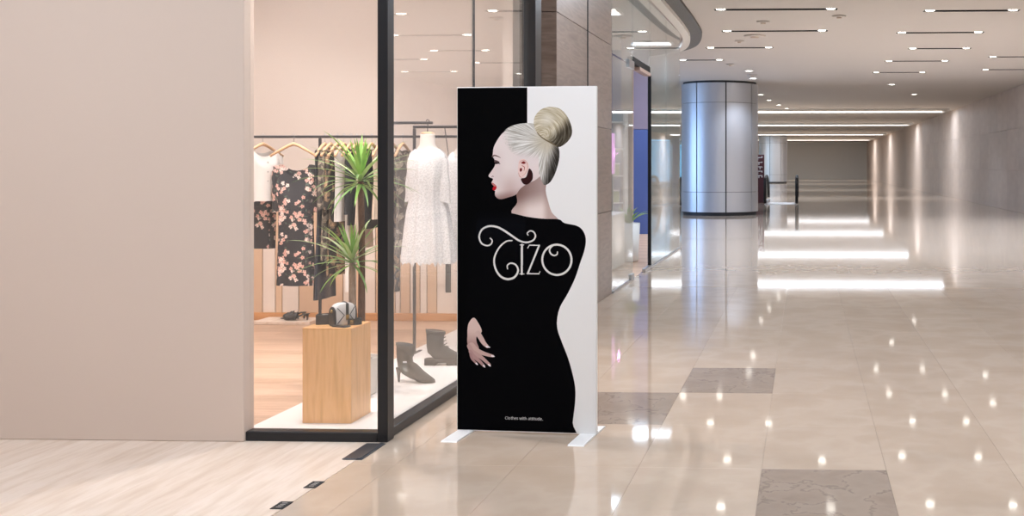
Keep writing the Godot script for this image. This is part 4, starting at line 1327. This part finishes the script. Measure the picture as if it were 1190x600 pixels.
	for k in 22:
		var o := part(t, "leaf", lf, M["leaf_%d" % (k % 3)], Vector3(0, 0.58, 0), Vector3(0, k * 2.4, rng.randf_range(-0.4, 0.3)))
		o.scale = Vector3.ONE * rng.randf_range(0.8, 1.2)
	for p in [[-3.6, 15.6], [-3.6, 18.6], [-4.4, 21.2], [-3.3, 23.4]]:
		light_panel(Vector3(p[0], CEIL, -p[1]), 1.0, 0.6, 3.5, rgb(200, 228, 255), "cool white ceiling light panel inside the glass-fronted shop", "glass shop ceiling panels")

# ---------------------------------------------------------------- column and far mall
func column(where: Vector3, r: float, turn: float, label: String, m: Material) -> void:
	var t := thing("round_column", label, "column", where, turn, "")
	part(t, "core", lathe([[r - 0.05, 0.0], [r - 0.05, CEIL]], 48), M.joint)
	var rows := [0.10, 0.72, 3.47, CEIL - 0.06]
	for j in 3:
		var rings := []
		for q in 13:
			var a := deg_to_rad(-21.6 + 43.2 * q / 12.0)
			var ring := PackedVector3Array()
			for c in [[r - 0.04, rows[j] + 0.006], [r, rows[j] + 0.006], [r, rows[j + 1] - 0.006], [r - 0.04, rows[j + 1] - 0.006]]:
				ring.append(Vector3(sin(a) * c[0], c[1], cos(a) * c[0]))
			rings.append(ring)
		var st := begin(true)
		for q in 12:
			var a: PackedVector3Array = rings[q]
			var b: PackedVector3Array = rings[q + 1]
			quad(st, a[1], b[1], b[2], a[2])
		st.set_smooth_group(4294967295)
		for q in 12:
			var a: PackedVector3Array = rings[q]
			var b: PackedVector3Array = rings[q + 1]
			quad(st, a[2], b[2], b[3], a[3])
			quad(st, a[0], b[0], b[1], a[1])
		for e in [0, 12]:
			var a: PackedVector3Array = rings[e]
			quad(st, a[0], a[1], a[2], a[3])
		var shape := done(st)
		for k in 8:
			part(t, "steel_panel", shape, m, Vector3.ZERO, Vector3(0, TAU * k / 8.0, 0))

func escalator(where: Vector3, turn: float, label: String) -> void:
	var t := thing("escalator", label, "escalator", where, turn, "escalators at the far mall")
	# the landing end of a flight going down: level balustrades, then the slope below the floor
	for s in [-0.62, 0.62]:
		var side := curve(xy([0.0, 0.1, -0.22, 0.28, -0.28, 0.62, -0.18, 0.86, 0.1, 0.95, 2.6, 0.97, 4.0, 0.2, 4.05, 0.06, 2.4, 0.1]), 5, true)
		part(t, "balustrade", slab(side, 0.012, 0.0), M.glass_blue, Vector3(s, 0, 0), Vector3(0, PI / 2.0, 0))
		var rail := []
		for p in curve(xy([0.9, 0.09, 0.0, 0.08, -0.28, 0.26, -0.35, 0.62, -0.22, 0.93, 0.1, 1.02, 2.6, 1.04, 4.1, 0.2]), 5):
			rail.append(Vector3(s, p.y, -p.x))
		part(t, "handrail", tube(rail, 0.06, 8), M.black_matt)
		part(t, "skirt", slab(PackedVector2Array(xy([-0.1, 0.0, 4.0, 0.0, 4.0, 0.1, -0.1, 0.14])), 0.08, 0.0), M.steel, Vector3(s * 0.94, 0, 0), Vector3(0, PI / 2.0, 0))
	part(t, "comb_plate", box(Vector3(1.06, 0.012, 2.4), 0.002, Vector3(0, 0.006, -1.1)), M.steel)

func build_far_mall() -> void:
	column(Vector3(-2.665, 0, -35.2), 1.205, -0.159, "large round brushed steel column with dark joints standing in the concourse", M.steel_panel)
	column(Vector3(-2.75, 0, -98.0), 1.25, 0.2, "distant round steel column behind the escalator", M.steel_panel)
	column(Vector3(-11.5, 0, -60.0), 1.2, 0.2, "far round steel column beyond the blue lit shopfront", M.steel_panel)
	escalator(Vector3(-0.92, 0, -44.0), 0.0, "glass sided escalator beside the dark red sign pylon")
	escalator(Vector3(-5.3, 0, -42.0), 0.0, "glass sided escalator seen through the second shop's glass")
	# added blue screen, hidden from view, put here so its light tints the steel
	var sc := thing("added_blue_screen", "added unseen blue glowing screen that tints the left of the steel column", "screen", Vector3(-8.6, 0, -32.0))
	part(sc, "casing", box(Vector3(0.12, 3.4, 5.2), 0.01, Vector3(0, 1.75, 0)), M.joint)
	part(sc, "screen", box(Vector3(0.02, 3.2, 5.0), 0.0, Vector3(0.075, 1.75, 0)), glow(rgb(170, 206, 255), 1.2))
	part(sc, "base", box(Vector3(0.4, 0.05, 5.2), 0.005, Vector3(0, 0.025, 0)), M.joint)
	var sl := AreaLight3D.new()
	sl.name = "screen_glow"
	sl.area_size = Vector2(5.0, 3.2)
	sl.light_color = rgb(170, 206, 255)
	sl.light_energy = 15.0
	sl.area_range = 80.0
	sl.area_attenuation = 2.0
	sl.shadow_enabled = true
	sc.add_child(sl)
	sl.rotation.y = -PI / 2.0
	sl.position = Vector3(0.11, 1.75, 0)
	# pylon with pale signs
	var t := thing("sign_pylon", "dark red sign pylon with white vertical lettering beyond the steel column", "sign", Vector3(-1.82, 0, -46.0))
	part(t, "board", box(Vector3(0.34, 1.98, 0.16), 0.01, Vector3(0, 0.99, 0)), M.sign_red)
	var st := begin()
	for g in [[1.86, 0], [1.66, 1], [1.48, 2], [1.30, 3], [1.12, 4]]:
		var y: float = g[0]
		add_box(st, Vector3(0, y, 0.084), Vector3(0.2, 0.03, 0.008))
		add_box(st, Vector3(-0.09 + 0.045 * (int(g[1]) % 3), y - 0.05, 0.084), Vector3(0.03, 0.1, 0.008))
		add_box(st, Vector3(0.08, y + 0.03 - 0.02 * int(g[1]), 0.084), Vector3(0.04, 0.05, 0.008))
	part(t, "lettering", done(st), M.white)
	# lit ceiling coves across the far mall
	for c in [[-13.0, 6.5, 52.5, 1.6, 0], [-13.0, 6.5, 70.0, 1.6, 1], [-13.0, 6.5, 92.0, 2.4, 2], [-13.0, 6.5, 112.0, 3.0, 3]]:
		t = thing("cove_light", ["bright ceiling cove strip closest beyond the steel column", "bright ceiling cove strip second beyond the steel column", "bright ceiling cove strip just before the distant steel column", "bright ceiling cove strip by the mall's end wall"][c[4]], "ceiling light", Vector3((c[0] + c[1]) / 2.0, CEIL, -c[2]), 0.0, "far ceiling coves")
		var l: float = c[1] - c[0]
		part(t, "frame", box(Vector3(l + 0.3, 0.1, 0.06), 0.004, Vector3(0, -0.05, c[3] / 2.0 + 0.03)), M.soffit)
		part(t, "frame", box(Vector3(l + 0.3, 0.1, 0.06), 0.004, Vector3(0, -0.05, -c[3] / 2.0 - 0.03)), M.soffit)
		part(t, "lamp", box(Vector3(l, 0.03, c[3]), 0.0, Vector3(0, -0.02, 0)), M.cove_lamp)
		var al := AreaLight3D.new()
		al.name = "cove_glow"
		al.area_size = Vector2(l, c[3])
		al.light_color = rgb(214, 232, 255)
		al.light_energy = 60.0
		al.area_range = 120.0
		al.area_attenuation = 2.0
		al.shadow_enabled = true
		t.add_child(al)
		al.rotation.x = -PI / 2.0
		al.position = Vector3(0, -0.06, 0)
	# far shopfronts on the left: bluish glass bays between pale piers
	for k in 5:
		t = thing("shopfront", ["distant blue lit shopfront nearest the glass shop", "distant blue lit shopfront second from the glass shop", "distant blue lit shopfront third from the glass shop", "distant blue lit shopfront fourth from the glass shop", "distant blue lit shopfront by the end wall"][k], "shopfront", Vector3(-6.7 - 0.9 * k, 0, -50.0 - 13.0 * k), 0.0, "far blue shopfronts")
		part(t, "fascia", box(Vector3(6.0, 0.7, 0.3), 0.01, Vector3(0, 3.1, 0)), M.soffit)
		for s in [-2.85, -0.95, 0.95, 2.85]:
			part(t, "pier", box(Vector3(0.3, 2.75, 0.3), 0.01, Vector3(s, 1.375, 0)), M.steel)
		for s in [-1.9, 0.0, 1.9]:
			part(t, "window_pane", box(Vector3(1.6, 2.6, 0.02), 0.0, Vector3(s, 1.35, -0.05)), M.glass_blue)
			part(t, "screen_lamp", box(Vector3(1.2, 1.9, 0.05), 0.0, Vector3(s, 1.75, -0.5)), M.screen_lamp)
			part(t, "screen_foot", box(Vector3(0.3, 0.75, 0.2), 0.01, Vector3(s, 0.375, -0.5)), M.joint)
